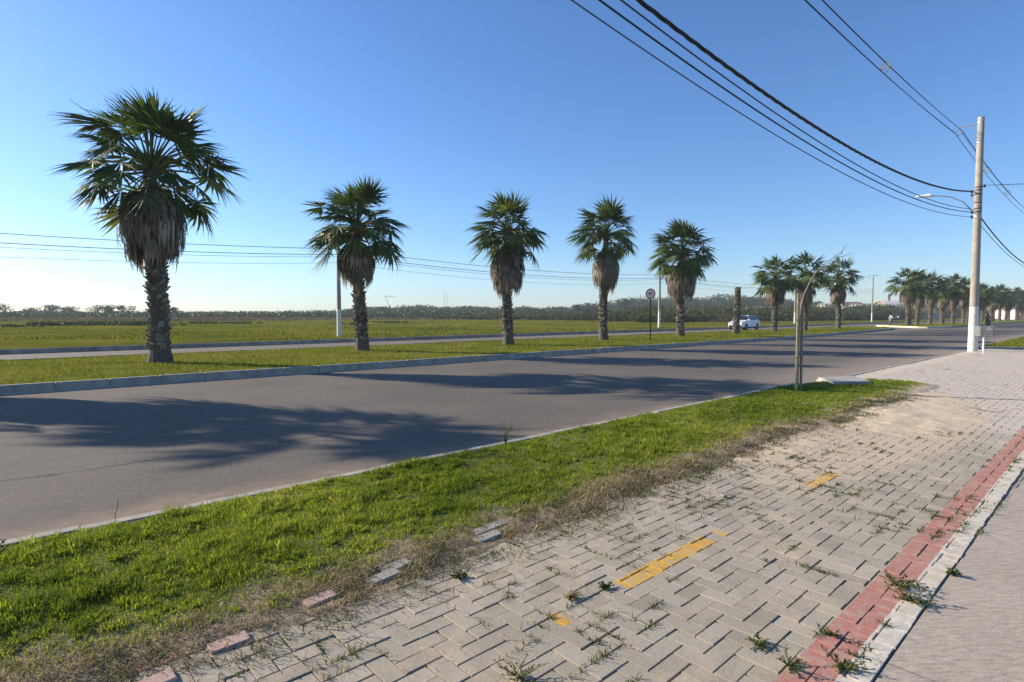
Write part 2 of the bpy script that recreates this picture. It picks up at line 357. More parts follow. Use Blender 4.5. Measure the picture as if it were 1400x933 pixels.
g=Geo(); kerb_run(g,[(-45,25.2),(76,25.2)],.15,-.2,.07,-1,1.0); kerb_run(g,[(97,25.2),(180,25.2)],.15,-.2,.07,-1,1.0); struct(g.build('median_back_kerb',M['kerb']))
g=Geo(); kerb_run(g,[(-45,32.2),(170,32.2)],.16,-.2,.09,1); g.add(*cbox((395,32.28,-.055),(450,.16,.29),.02)); struct(g.build('far_road_kerb',M['kerb']))
g=Geo(); kerb_run(g,[(-6,5.0),(13.3,5.0)],.105,-.2,.022,1,.8,.006); kerb_run(g,[(36,4.98),(120,4.98)],.13,-.2,.04,1); struct(g.build('near_kerb',M['kerbnear']))
g=Geo(); kerb_run(g,[(13.3,4.98),(33.5,4.98)],.13,-.2,-.055,1); kerb_run(g,[(33.5,4.98),(36,4.98)],.13,-.2,-.01,1); struct(g.build('dropped_kerb',M['kerbnear']))
g=Geo(); g.add([(-45,15.72,-.116),(40,15.72,-.116),(40,15.97,-.112),(-45,15.97,-.112)],[[0,1,2,3]])
g.add([(40,15.72,-.116),(52,16.27,-.116),(52,16.52,-.112),(40,15.97,-.112)],[[0,1,2,3]]); g.add([(52,16.27,-.116),(62,16.97,-.116),(62,17.22,-.112),(52,16.52,-.112)],[[0,1,2,3]])
struct(g.build('median_gutter',M['gutter']))

def in_poly(x,y,poly):
    poly=np.asarray(poly); c=np.zeros(np.shape(x),bool); j=len(poly)-1
    for i in range(len(poly)):
        xi,yi=poly[i]; xj,yj=poly[j]
        c^=((yi>y)!=(yj>y))&(x<(xj-xi)*(y-yi)/(yj-yi+1e-12)+xi); j=i
    return c
M1P=[(p[0],p[1]+.1) for p in MED1[:4]]+[(71.9,18.0),(77.8,19),(80.8,20.7),(81.3,22.5),(79.9,24.1),(76,25.1),(-45,25.1)]
M2P=[(620,16.1),(93,16.1),(87.1,16.4),(84.8,17.1),(84.7,17.9),(92.7,24.5),(97,25.1),(620,25.1)]
g=Geo()
for P in (M1P,M2P):
    g.add([(x,y,.045) for x,y in P],[list(range(len(P)))])
o=g.build('median_ground',M['median']); struct(o)

# ------------------------------------------------------------------ blades of grass
def blades(g,P,h,w,lean,r,tint,curl=.35,az=None):
    """P (n,3) roots; five-point blades bending over"""
    n=len(P); az=r.uniform(0,2*np.pi,n) if az is None else az
    d=np.stack([np.cos(az),np.sin(az),np.zeros(n)],1); s=np.stack([-np.sin(az),np.cos(az),np.zeros(n)],1)
    tw=r.uniform(-.8,.8,n)[:,None]; s=s*np.cos(tw)+d*np.sin(tw)
    h=np.broadcast_to(h,(n,))[:,None]; w=np.broadcast_to(w,(n,))[:,None]; lean=np.broadcast_to(lean,(n,))[:,None]
    up=np.array([0,0,1.])
    mid=P+up*h*.6*np.cos(lean*.6)+d*h*.6*np.sin(lean*.6)
    tip=mid+up*h*.45*np.cos(lean*(1+curl)+curl)+d*h*.45*np.sin(lean*(1+curl)+curl)
    V=np.stack([P-s*w/2,P+s*w/2,mid+s*w*.4,mid-s*w*.4,tip],1).reshape(-1,3)
    i=np.arange(n)[:,None]*5
    g.add(V,[],np.repeat(np.broadcast_to(tint,(n,)),5)) if False else None
    base=g.n; g.v.append(V); g.t.append(np.repeat(np.broadcast_to(tint,(n,)),5)); g.n+=len(V)
    q=(i+np.array([[0,1,2,3]]))+base; t=(i+np.array([[3,2,4]]))+base
    g.f.append(q); g.m.append(np.zeros(n)); g.f.append(t); g.m.append(np.zeros(n))

# near verge: edge on the paving side wanders
_vx=np.array([-3,-.5,0,.83,2.26,3.6,4.94,6.5,7.83,9.29,10.5,11.74,13.2,14.4,15.25,15.6])
_vy=np.array([3.05,3.2,3.22,3.15,3.2,3.15,3.2,3.28,3.32,3.12,3.2,3.18,3.1,3.08,3.12,3.6])
def verge_in(x): return np.interp(x,_vx,_vy)+.22*(fbm(x,x*0+3,.9,4)-.5)*2*.7
def verge_out(x): return np.where(x<13.3,4.97,np.interp(x,[13.3,14.0,14.6,15.2,15.5],[4.97,4.85,4.6,4.3,3.3]))
COVER=[(14.42,5.0),(13.63,4.40),(14.39,3.90),(15.30,4.52)]
def verge_w(x,y):
    return sstep(-.18,.16,y-verge_in(x))*sstep(0,.03,verge_out(x)+.02-y)
def verge_z(X,Y):
    e=Y-verge_in(X); wi=sstep(-.66,-.12,e); wo=np.where(X<13,1,sstep(-.02,.12,verge_out(X)+.03-Y))
    z=-.034+.052*wi*wo+(.042*(fbm(X,Y,.30,1)-.5)+.014*(fbm(X,Y,.06,4)-.5))*np.maximum(wi,.25)
    for (ex,ey,q) in ((2.62,3.10,1),(2.50,2.98,1),(1.78,3.0,1),(1.66,2.93,1),(1.27,2.93,1),(.78,2.82,1),(.45,2.72,1)): z=z-.016*np.exp(-(((X-ex)/.16)**2+((Y-ey)/.06)**2)**2)
    return z
g=Geo(); g.add(*grid(np.linspace(-3,15.8,380),np.linspace(2.3,4.985,70),verge_z)); struct(g.build('verge_soil',M['soil'],smooth=True))

r=rs(11); g=Geo()
def scatter(n,x0,x1,y0,y1): return r.uniform(x0,x1,n),r.uniform(y0,y1,n)
for (x0,x1,dens) in ((-2.6,1.2,17000),(1.2,3.5,13000),(3.5,7,7500),(7,11,3800),(11,15.6,2800)):
    n=int((x1-x0)*2.1*dens); x,y=scatter(n,x0,x1,2.9,4.99)
    w=verge_w(x,y)*np.clip(.55+1.1*fbm(x,y,.22,7),0,1); k=r.rand(n)<w; k&=~in_poly(x,y,COVER); x,y=x[k],y[k]; n=len(x)
    tx_=r.uniform(x0,x1,int((x1-x0)*2.1*90)); ty_=r.uniform(2.9,4.99,len(tx_)); az=r.uniform(0,6.28,n)
    q=r.rand(n)<.55; ii=r.randint(0,len(tx_),n); sg=r.uniform(.012,.05,len(tx_))[ii]; aa=r.uniform(0,6.28,n); rr_=sg*np.sqrt(r.rand(n))*1.6
    nx_=tx_[ii]+rr_*np.cos(aa); ny_=ty_[ii]+rr_*np.sin(aa); q&=(r.rand(n)<verge_w(nx_,ny_))&~in_poly(nx_,ny_,COVER); x=np.where(q,nx_,x); y=np.where(q,ny_,y); az=np.where(q,aa+r.normal(0,.4,n),az); tsh=np.where(q,r.normal(0,.16,len(tx_))[ii],0)
    edge=sstep(0,.5,y-verge_in(x)); cl=fbm(x,y,.30,2); cl2=fbm(x,y,1.1,8)
    h=(.024+.055*np.clip(cl*1.5-.25,0,1))*(.55+.45*edge)*r.uniform(.6,1.3,n)*(1-.5*sstep(12.6,13.2,x)*sstep(4.1,4.4,y))
    wd=np.interp(x,[0,4,10,15],[.0042,.0055,.009,.012])*r.uniform(.7,1.3,n)
    t=np.clip(.32+.55*(cl2-.5)*1.6+r.normal(0,.17,n)+.35*(1-edge)*r.rand(n)+(r.rand(n)<.04)*.45,0,1)
    blades(g,np.stack([x,y,verge_z(x,y)-.005],1),h*np.where(q,r.uniform(1.0,1.35,n),.8),wd,np.where(q,r.uniform(.25,1.15,n),r.uniform(.2,1.2,n)),r,np.clip(t+tsh,0,1),az=az)
stuff(g.build('verge_grass',M['grass']),'bright green mown grass covering the strip between kerb and paving','grass')

# dry thatch lying along the verge edge and blown over the bricks
g=Geo()
for (x0,x1,dens) in ((-1.8,2.2,13000),(2.2,5,8000),(5,9,4000),(9,13,1700)):
    n=int((x1-x0)*1.5*dens); x,y=scatter(n,x0,x1,2.35,3.85); e=y-verge_in(x)
    w=np.exp(-((e+.17)/.26)**2)*np.clip(2.6*fbm(x,y,.20,5)-.78,0,1)*.8*(1-np.max([np.exp(-(((x-a)/.13)**2+((y-b+.01)/.07)**2)**2) for a,b in ((2.62,3.1),(2.5,2.98),(1.78,3.0),(1.66,2.93),(1.27,2.93),(.78,2.82),(.45,2.72),(3.3,3.05),(2.9,2.95))],axis=0))
    k=r.rand(n)<w; x,y=x[k],y[k]; n=len(x)
    h=r.uniform(.015,.062,n)*np.interp(x,[0,8],[1,1.3]); wd=np.interp(x,[0,4,10,15],[.0032,.004,.007,.009])*r.uniform(.6,1.4,n)
    z=np.maximum(verge_z(x,y),.0)+r.uniform(0,.022,n)
    blades(g,np.stack([x,y,z],1),h,wd,r.uniform(1.2,1.8,n),r,np.clip(r.normal(.45,.24,n),0,1),.15)
stuff(g.build('dry_thatch',M['straw']),'brown dry grass clippings lying between green verge and bricks','dry grass')
# greenish regrowth in the dry zone
g=Geo(); n=60000; x,y=scatter(n,-1.8,12.5,2.35,3.5); e=y-verge_in(x)
w=np.exp(-((e+.22)/.26)**2)*np.clip(4*fbm(x,y,.17,9)-1.6,0,1); k=r.rand(n)<w; x,y=x[k],y[k]; n=len(x)
blades(g,np.stack([x,y,np.maximum(verge_z(x,y),.0)],1),r.uniform(.02,.06,n),np.interp(x,[0,4,12],[.0045,.006,.01]),r.uniform(.6,1.5,n),r,np.clip(r.normal(.62,.2,n),0,1))
stuff(g.build('edge_regrowth',M['weed']),'yellow green regrowth creeping out of the dry verge edge','weeds')

# median turf
g=Geo()
for (x0,x1,dens,hh,ww) in ((-10,14,260,.085,.016),(14,32,150,.085,.024),(32,60,75,.09,.04),(60,110,35,.1,.07)):
    n=int((x1-x0)*9*dens); x,y=scatter(n,x0,x1,16.15,25.1); k=(in_poly(x,y,M1P)|in_poly(x,y,M2P))&(r.rand(n)<np.clip(1.9*fbm(x,y,1.2,6)-.3,0.05,1)); x,y=x[k],y[k]; n=len(x)
    c=fbm(x,y,2.0,12)
    blades(g,np.stack([x,y,np.full(n,.04)],1),hh*r.uniform(.5,1.3,n)*(.6+.8*c),ww*r.uniform(.7,1.3,n),r.uniform(.2,1.1,n),r,np.clip(.45+.9*(c-.5)+r.normal(0,.18,n),0,1))
stuff(g.build('median_grass',M['mgrass']),'yellow green mown grass on the central reservation','grass')

# pasture tufts beyond the far road
g=Geo(); n=52000; px=r.uniform(-330,1500,n); d=34+ (190-34)*r.rand(n)**1.6; P=d[:,None]*Vh+((px-700)/778*d)[:,None]*Rh
x,y=P[:,0],P[:,1]; c=fbm(x,y,7,15); k=(y>32.6)&(r.rand(n)<np.clip(2.6*c-.85,.04,1)); x,y,d,c=x[k],y[k],d[k],c[k]; n=len(x)
blades(g,np.stack([x,y,land_z(x,y)-.03],1),r.uniform(.07,.2,n)*(.6+c),.0016*d*r.uniform(.7,1.4,n)+.02,r.uniform(.2,1.0,n),r,np.clip(r.normal(.42,.22,n)+.5*(fbm(x,y,22,16)-.5),0,1))
stuff(g.build('pasture_grass',M['mgrass']),'rough green and yellow pasture grass on the flat field','grass')
# brown reed belt
g=Geo(); n=30000; px=r.uniform(-330,900,n); d=np.interp(px,[-330,300,700,900],[120,130,190,170])+r.uniform(0,1,n)*np.interp(px,[-330,300,700,900],[75,70,60,30]); P=d[:,None]*Vh+((px-700)/778*d)[:,None]*Rh
x,y=P[:,0],P[:,1]; k=r.rand(n)<np.clip(2.6*fbm(x,y,18,21)-.5,.05,1); x,y,d=x[k],y[k],d[k]; n=len(x)
blades(g,np.stack([x,y,land_z(x,y)-.05],1),r.uniform(.45,.95,n),.0017*d*r.uniform(.7,1.4,n),r.uniform(.05,.6,n),r,np.clip(r.normal(.45,.22,n),0,1))
stuff(g.build('reed_belt',M['reed']),'belt of brown reeds across the far side of the field','reeds')

# ------------------------------------------------------------------ leaf masses
def leaf_mass(g,C,Rr,per,size,r,flat=.0,tint=None):
    """C (n,3) clump centres, Rr (n,3) radii; leaf cards spread through each clump"""
    n=len(C); idx=np.repeat(np.arange(n),per); m=len(idx)
    u=r.normal(size=(m,3)); u/=np.linalg.norm(u,axis=1)[:,None]; q=r.uniform(.35,1,m)[:,None]**.6
    P=C[idx]+u*q*Rr[idx]
    a=r.normal(size=(m,3)); a/=np.linalg.norm(a,axis=1)[:,None]; b=np.cross(a,r.normal(size=(m,3))); b/=np.linalg.norm(b,axis=1)[:,None]
    s=(np.broadcast_to(size,(n,))[idx]*r.uniform(.6,1.4,m))[:,None]
    V=np.stack([P-a*s*.6,P+b*s*.35,P+a*s*.6,P-b*s*.35],1).reshape(-1,3)
    ct=r.normal(.5,.17,n) if tint is None else tint
    t=np.clip(ct[idx]+r.normal(0,.14,m),0,1)
    base=g.n; g.v.append(V); g.t.append(np.repeat(t,4)); g.n+=len(V); g.f.append(np.arange(m*4).reshape(m,4)+base); g.m.append(np.zeros(m))

r=rs(21)
# far wood on the skyline (left, hazy) : low tangle with taller trees rising out of it
g=Geo(); n=1900; px=r.uniform(-360,760,n); d=r.uniform(205,345,n); P=d[:,None]*Vh+((px-700)/778*d)[:,None]*Rh
hh=np.interp(px,[-360,300,480,600,760],[3.0,2.8,3.2,3.8,3.4])*r.uniform(.6,1.25,n)*np.interp(d,[205,345],[.75,1.2])
C=np.stack([P[:,0],P[:,1],land_z(P[:,0],P[:,1])+hh*.45],1); leaf_mass(g,C,np.stack([hh*1.5,hh*1.5,hh*.6],1),60,.7,r)
stuff(g.build('far_wood',M['tree']),'low dark tangle of woodland along the left horizon','woodland')
g=Geo(); n=1500; px=r.uniform(470,1120,n); d=r.uniform(345,470,n); P=d[:,None]*Vh+((px-700)/778*d)[:,None]*Rh
hh=np.interp(px,[470,520,640,780,860,1000,1120],[5.5,7.4,7.2,6.2,11.0,11.5,8.0])*(.62+.5*fbm(px,d,38,33)+.12*r.rand(n))
zz=np.interp(px,[700,860,1000],[0,0,1.0])
C=np.stack([P[:,0],P[:,1],land_z(P[:,0],P[:,1])*.6+hh*.55],1); leaf_mass(g,C-np.array([0,0,.3]),np.stack([hh*.62,hh*.62,hh*.52],1),85,.85,r)
stuff(g.build('wooded_rise',M['tree']),'dark wooded rise on the horizon behind the scrub','woodland')
# scrub belt, middle distance
g=Geo(); n=1500; px=r.uniform(560,1420,n)
dmin=np.interp(px,[560,700,800,880,1000,1200,1420],[185,170,140,108,118,150,180]); d=dmin+r.rand(n)**1.3*95
P=d[:,None]*Vh+((px-700)/778*d)[:,None]*Rh; k=P[:,1]>44; P=P[k]; px=px[k]; d=d[k]; dm=dmin[k]; n=len(P)
hh=np.interp(px,[560,700,860,1000,1240,1420],[1.3,1.9,3.1,3.9,4.3,4.2])*r.uniform(.5,1.15,n)*np.interp(d-dm,[0,40],[.6,1.15])
C=np.stack([P[:,0],P[:,1],land_z(P[:,0],P[:,1])+hh*.45],1); leaf_mass(g,C,np.stack([hh*.95,hh*.95,hh*.6],1)*r.uniform(.75,1.2,n)[:,None],130,.38,r)
stuff(g.build('scrub',M['scrub']),'dense green scrub filling the field behind the far poles','scrub')
# dark sedge patch in the left field
g=Geo(); n=260; px=r.uniform(45,205,n); d=r.uniform(78,92,n)+.03*(px-120); P=d[:,None]*Vh+((px-700)/778*d)[:,None]*Rh
C=np.stack([P[:,0],P[:,1],np.full(n,.22)],1); leaf_mass(g,C,np.full((n,3),(.9,.9,.28)),50,.26,r,tint=r.normal(.3,.1,n))
for (pxa,dd,q) in ((20,68,18),(480,85,10),(230,77,8),(280,98,30),(330,98,25),(540,105,14)):
    px=pxa+r.normal(0,12,q); d=dd+r.normal(0,1.5,q); P=d[:,None]*Vh+((px-700)/778*d)[:,None]*Rh
    leaf_mass(g,np.stack([P[:,0],P[:,1],np.full(q,.16)],1),np.full((q,3),(.6,.6,.2)),36,.22,r,tint=r.normal(.35,.12,q))
stuff(g.build('sedge_patch',M['scrub']),'low dark patches of sedge in the left part of the field','sedge')

# separate skyline trees
def far_tree(label,px,d,h,w,kind,seed,group=None):
    r=rs(seed); h*=.88; p=field_point(px,d); z=float(land_z(p[0],p[1])); t=thing('broadleaf_tree',label,'tree',(p[0],p[1],z),0,group)
    b=Geo(); pts=[(0,0,-.2),(.1,.05,h*.3),(.05,.15,h*.55),(.2,.1,h*.85)]; b.add(*tube(pts,[h*.035,h*.026,h*.02,h*.008],6))
    for q in range(5):
        a=r.uniform(0,6.28); e=(math.cos(a)*w*.38,math.sin(a)*w*.38,h*r.uniform(.7,.92)); z0=h*r.uniform(.35,.6); b.add(*tube([(.05,.1,z0),(e[0]*.5,e[1]*.5,(z0+e[2])*.53),e],[h*.014,h*.01,h*.004],5))
    b.build('trunk',M['wood'],t)
    g=Geo()
    if kind=='flat': n=11; C=np.stack([r.normal(0,w*.26,n),r.normal(0,w*.26,n),h*r.uniform(.5,.86,n)],1); R_=np.stack([np.full(n,w*.22)]*2+[np.full(n,h*.15)],1)
    else:
        n=16; a=r.uniform(0,6.28,n); q=r.uniform(0,.33,n)*w; zc=r.uniform(.35,.85,n); C=np.stack([np.cos(a)*q,np.sin(a)*q,h*zc],1); R_=np.stack([np.full(n,w*.24)]*2+[np.full(n,h*.15)],1)
    leaf_mass(g,C,R_,75,max(.34,.0016*d),r,tint=r.normal(.4,.14,n)); g.build('crown',M['tree'],t); return t
TREES=[('flat topped tree at the left end of the skyline',6,262,7.6,10,'flat'),('low rounded tree on the skyline just right of the leftmost flat topped tree',42,270,6.2,11,'round'),
('wide bushy skyline tree midway between left edge and first palm trunk',74,290,7.9,12,'round'),('bushy skyline tree touching the right side of the widest one',97,300,7.6,11,'round'),
('flat topped dome tree left of two small crowns near first palm trunk',136,262,7.4,9,'flat'),('small lone crown between two flat topped trees near first palm trunk',151,270,7.0,4.5,'round'),
('flat topped umbrella tree closest to the left side of first palm trunk',168,262,7.5,8,'flat'),('tiny thin tree on the skyline just right of first palm trunk',240,300,6.6,3.5,'flat'),
('dark rounded tree on the horizon right of the second palm trunk',523,330,7.4,12,'round'),('rounded tree on the horizon just right of third palm trunk',716,360,8.4,10,'round'),
('dark round tree standing up left of the fourth palm trunk',789,300,7.8,7.5,'round'),('dark broad tree directly behind the fourth palm trunk',806,300,8.6,10,'round'),
('dark tree with rounded top behind the speed limit sign',853,320,10.6,10,'round'),('tall dark tree behind and right of the dead palm stump',1020,360,9.0,11,'round'),
('big dark green tree at the foot of the crossarm pole',1205,185,5.9,12,'round'),('dark green tree between crossarm pole and last near palm',1172,190,5.2,10,'round')]
for i,a in enumerate(TREES): far_tree(*a,seed=100+i,group='separate trees on the skyline')

# ------------------------------------------------------------------ palms
def fan_frond(g,r,base,az,el,Lp,Lb,wind,tint,nseg=24):
    up=np.array([0,0,1.]); d0=np.array([math.cos(az)*math.cos(el),math.sin(az)*math.cos(el),math.sin(el)])
    side=np.cross(d0,up); side/=max(np.linalg.norm(side),1e-6)
    # petiole, sagging
    K=5; pts=[]; p=np.array(base,float); d=d0.copy(); sag=.05+.07*math.cos(el)
    for k in range(K):
        pts.append(p.copy()); p=p+d*Lp/(K-1); d=d-up*sag+wind*.05; d/=np.linalg.norm(d)
    pts=np.array(pts); tip=pts[-1]
    V,F=tube(pts,np.linspace(.035,.014,K)*Lp/1.2,4,False); g.add(V,F,min(1,tint+.42))
    d=d-up*.1; d/=np.linalg.norm(d); side=np.cross(d,up); side/=max(np.linalg.norm(side),1e-6); nrm=np.cross(side,d)
    amax=rad(r.uniform(92,118)); al=np.linspace(-amax,amax,nseg); da=al[1]-al[0]; fold=r.uniform(.05,.5); roll=r.uniform(-.5,.5)
    side,nrm=side*math.cos(roll)+nrm*math.sin(roll),nrm*math.cos(roll)-side*math.sin(roll)
    rows=np.array([.04,.30,.50,.72,.9,1.06]); VV=[];FF=[]
    droop=r.uniform(.10,.55); torn=r.rand(nseg)<.14
    for i,a in enumerate(al+r.normal(0,da*.28,nseg)):
        if r.rand()<.05: continue
        L=Lb*(1-.30*(abs(a)/amax)**2)*r.uniform(.88,1.08)*(.5 if torn[i] else 1)
        dd=math.cos(a)*d+math.sin(a)*side-nrm*fold*abs(math.sin(a)); dd/=np.linalg.norm(dd)
        ss=-math.sin(a)*d+math.cos(a)*side
        q=tip.copy(); prev=0; o=len(VV)
        for k,f in enumerate(rows):
            q=q+dd*L*(f-prev); prev=f
            dd=dd+r.normal(0,.05,3)*f-up*droop*(.04+.34*f*f+(.55 if f>.8 else 0))*1.0+wind*(.05+.30*f)+r.normal(0,.03,3); dd/=np.linalg.norm(dd)
            w=f*L*abs(da)*.66 if f<=.50 else L*.50*abs(da)*.66*max(.03,1-((f-.50)/.5)**.9)
            w=max(w,.003)
            VV+= [q-ss*w, q+nrm*w*.55, q+ss*w]
            if k:
                b=o+3*(k-1); FF+=[[b,b+1,b+4,b+3],[b+1,b+2,b+5,b+4]]
    g.add(np.array(VV),np.array(FF),np.clip(tint+r.normal(0,.06),0,1))

def make_palm(name,label,loc,top,cz,sk1,sk0,sr,tr,R,seed,nf=56,nseg=26,wind=(-.55,.5),ndead=150,group='fan palms along the median',lean=0):
    r=rs(seed); root=thing(name,label,'palm tree',loc,0,group); W=np.array([wind[0],wind[1],0.])*.6
    # trunk
    g=Geo(); n=14; zs=np.linspace(-.15,cz,22); cx=.06*np.sin(zs*.7+seed)+lean*zs/cz; cy=.05*np.cos(zs*.6+seed)
    rr=np.interp(zs,[-.15,.15,.7,cz*.8,cz],[tr*1.12,tr*.98,tr*.74,tr*.62,tr*.5])
    ang=np.linspace(0,2*np.pi,n,endpoint=False); V=[]
    for z,a,b,q in zip(zs,cx,cy,rr):
        qq=q*(1+.06*np.sin(3*ang+z*2+seed)+r.normal(0,.03,n)); V.append(np.stack([a+qq*np.cos(ang),b+qq*np.sin(ang),np.full(n,z)],1))
    F=[[i*n+j,i*n+(j+1)%n,(i+1)*n+(j+1)%n,(i+1)*n+j] for i in range(len(zs)-1) for j in range(n)]; F.append([(len(zs)-1)*n+j for j in range(n)])
    g.add(np.concatenate(V),F,.3,0)
    z=.45; k=0
    while z<sk0+.35:                         # cut leaf bases, spiralling up
        m=9; q=float(np.interp(z,zs,rr)); a0=np.interp(z,zs,cx); b0=np.interp(z,zs,cy)
        for j in range(m):
            if r.rand()<(.35 if z<.9 else .06): continue
            a=2*np.pi*(j+.5*(k%2))/m+r.normal(0,.1); c,s=math.cos(a),math.sin(a); o=np.array([a0+c*q*.9,b0+s*q*.9,z+r.normal(0,.015)])
            t=np.array([-s,c,0]); e=np.array([c,s,0]); L=r.uniform(.08,.18)*tr/.33; wb=q*.36; out=r.uniform(.5,1.1)
            h=np.array([0,0,1.])
            tipc=o+e*L*out+h*L*r.uniform(.55,1.0)+t*r.normal(0,.02)
            Vb=[o-t*wb-h*.02,o+t*wb-h*.02,o+t*wb*.9+h*.07,o-t*wb*.9+h*.07,tipc-t*wb*.35,tipc+t*wb*.35,tipc+t*wb*.3+h*.025-e*.02,tipc-t*wb*.3+h*.025-e*.02]
            tn=np.clip(r.normal(.55,.22),0,1)
            g.add(np.array(Vb),[[0,1,5,4],[3,7,6,2],[4,5,6,7],[0,4,7,3],[1,2,6,5]],tn,1)
        z+=.105*tr/.33; k+=1
    g.build('trunk',[M['bark'],M['boot']],root)
    ax,ay=cx[-1],cy[-1]
    # skirt of hanging dead leaves
    if ndead:
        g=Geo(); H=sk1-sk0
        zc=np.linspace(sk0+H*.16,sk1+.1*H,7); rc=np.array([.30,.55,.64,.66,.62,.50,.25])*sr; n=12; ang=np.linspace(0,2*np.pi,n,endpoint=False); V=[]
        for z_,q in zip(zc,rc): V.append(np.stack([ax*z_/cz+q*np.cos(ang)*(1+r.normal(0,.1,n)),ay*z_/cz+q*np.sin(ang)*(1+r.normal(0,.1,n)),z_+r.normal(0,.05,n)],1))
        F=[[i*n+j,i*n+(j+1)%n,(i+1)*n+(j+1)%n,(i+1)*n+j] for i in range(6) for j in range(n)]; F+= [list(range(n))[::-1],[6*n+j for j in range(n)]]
        g.add(np.concatenate(V),F,.1)  # dark solid core added inside the skirt to block light
        for i in range(ndead):
            a=r.uniform(0,2*np.pi); u=r.uniform(0,1)**.8; zt=sk0+H*(.32+.72*u); rt=sr*(.78+.28*r.rand())*(.62+.38*min(1,2.2*(1-u)+.35)); hang=H*r.uniform(.28,.55)
            prof=np.interp(zt-hang*.6,[sk0,sk0+H*.25,sk0+H*.7,sk1],[.62,.92,1.0,.8]); rt*=prof; tn=np.clip(r.normal(.42,.22),0,1)
            for s in range(8):
                b=a+r.normal(0,.11)+(s-3.5)*.05; w=r.uniform(.018,.042)*sr; c,q=math.cos(b),math.sin(b); t=np.array([-q,c,0]); hg=hang*r.uniform(.7,1.15)
                P=[np.array([ax+c*.2*sr,ay+q*.2*sr,zt+.05]),np.array([ax+c*rt*.75,ay+q*rt*.75,zt+.02*H]),np.array([ax+c*rt,ay+q*rt,zt-hg*.35]),np.array([ax+c*rt*.98,ay+q*rt*.98,zt-hg*.72])+r.normal(0,.02,3),np.array([ax+c*rt*.9,ay+q*rt*.9,zt-hg])+r.normal(0,.035,3)]
                ww=[w*.5,w,w*1.1,w*.9,w*.15]; Vv=[]
                for p_,w_ in zip(P,ww): Vv+=[p_-t*w_,p_+t*w_]
                g.add(np.array(Vv),np.array([[0,1,3,2],[2,3,5,4],[4,5,7,6],[6,7,9,8]]),np.clip(tn+r.normal(0,.07),0,1))
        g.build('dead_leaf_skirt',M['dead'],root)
    # crown
    if nf:
        g=Geo(); sc=(top-cz)/2.55; rh=R/2.55
        for i in range(nf):
            u=(i+.5)/nf; a=i*2.39996+r.normal(0,.25); el=rad(84-(116 if seed==1 else 108)*u**.85+r.normal(0,15)); k=sc*max(0,math.sin(el))+rh*(1-max(0,math.sin(el)))
            Lp=r.uniform(.8,1.5)*k*(.85+.2*min(1,u*2)); Lb=r.uniform(.92,1.22)*k
            bz=cz+.3*sc-.42*sc*u
            if i>1: fan_frond(g,r,(ax+.10*math.cos(a),ay+.10*math.sin(a),bz),a,el,Lp,Lb,W,float(np.clip(r.normal(.40+.12*u,.16),0,.93)),nseg)
            else:      # spear leaves still closed
                e=np.array([ax+math.cos(a)*.25,ay+math.sin(a)*.25,cz+(top-cz)*r.uniform(.75,.9)]); g.add(*tube([(ax,ay,cz),(ax*.5+e[0]*.5,ay*.5+e[1]*.5,cz*.4+e[2]*.6),e],[.03,.035,.006],4),.5)
        if seed in (1,):                      # old flower stalks
            for i in range(9):
                a=r.uniform(0,6.28); el=r.uniform(.5,1.25); L=r.uniform(2.2,3.1)
                P=[np.array([ax,ay,cz])]; d=np.array([math.cos(a)*math.cos(el),math.sin(a)*math.cos(el),math.sin(el)])
                for k in range(5): P.append(P[-1]+d*L/5); d=d-np.array([0,0,.09]); 
                g.add(*tube(P,np.linspace(.025,.006,6),4),.2)
        g.build('crown',M['frond'],root)
    return root

GP='fan palms along the median'
make_palm('fan_palm','tall fan palm casting the nearest road shadow, standing just outside the left edge',(-4.2,21.3,.04),8.3,5.9,5.1,2.9,1.08,.36,2.6,10)
make_palm('fan_palm','largest fan palm with windswept crown and wide grey skirt, nearest on the median',(3.85,20.7,.04),8.75,5.95,5.2,3.1,.95,.35,2.65,1,nf=56)
make_palm('fan_palm','second palm from the left, stocky with bushy crown, beside a dark pole',(11.45,21.9,.04),7.35,5.1,4.35,2.75,.80,.30,2.45,2,nf=62,lean=-.12)
make_palm('fan_palm','third palm from the left with long tapering grey brown skirt',(19.3,21.4,.04),7.95,5.6,4.75,2.65,.88,.30,2.35,3,nf=58)
make_palm('fan_palm','fourth palm from the left, upright crown and compact brown skirt, left of speed sign',(26.9,21.3,.04),8.75,6.2,5.15,3.05,.82,.29,2.5,4,nf=56,lean=.14)
make_palm('fan_palm','fifth palm from the left, ragged tan skirt, just right of speed sign',(36.0,21.6,.04),8.7,5.8,4.8,2.55,1.05,.31,2.85,5,nf=60,lean=-.1)
make_palm('palm_stump','headless dead palm trunk standing in front of the white car',(43.75,21.3,.04),3.6,3.55,3.6,3.3,.5,.30,1,6,nf=0,ndead=0,group='dead palm trunk')
pA=make_palm('fan_palm','palm with pale tan skirt, first to the right of the dead trunk',(51.0,21.4,.04),7.1,4.85,4.15,2.25,.80,.29,2.75,7,nf=46,nseg=18,ndead=110)
pB=make_palm('fan_palm','palm directly behind the thin staked sapling',(57.8,21.4,.04),7.75,5.3,4.4,2.3,.80,.29,2.75,8,nf=46,nseg=18,ndead=110)
pC=make_palm('fan_palm','palm standing alone left of the crossarm pole, right of the sapling',(67.3,21.5,.04),8.0,5.5,4.5,2.5,.80,.29,2.75,9,nf=46,nseg=18,ndead=110)
ORD=['first','second','third','fourth','fifth','sixth','seventh','eighth','ninth','tenth','eleventh','twelfth','thirteenth','fourteenth','fifteenth','sixteenth','seventeenth','eighteenth','nineteenth','twentieth']
fx=[94.9,101,107.8,116.2,123.5,131,138.5,146]; xq=154
while xq<245: fx.append(xq); xq+=7.6
rr=rs(77)
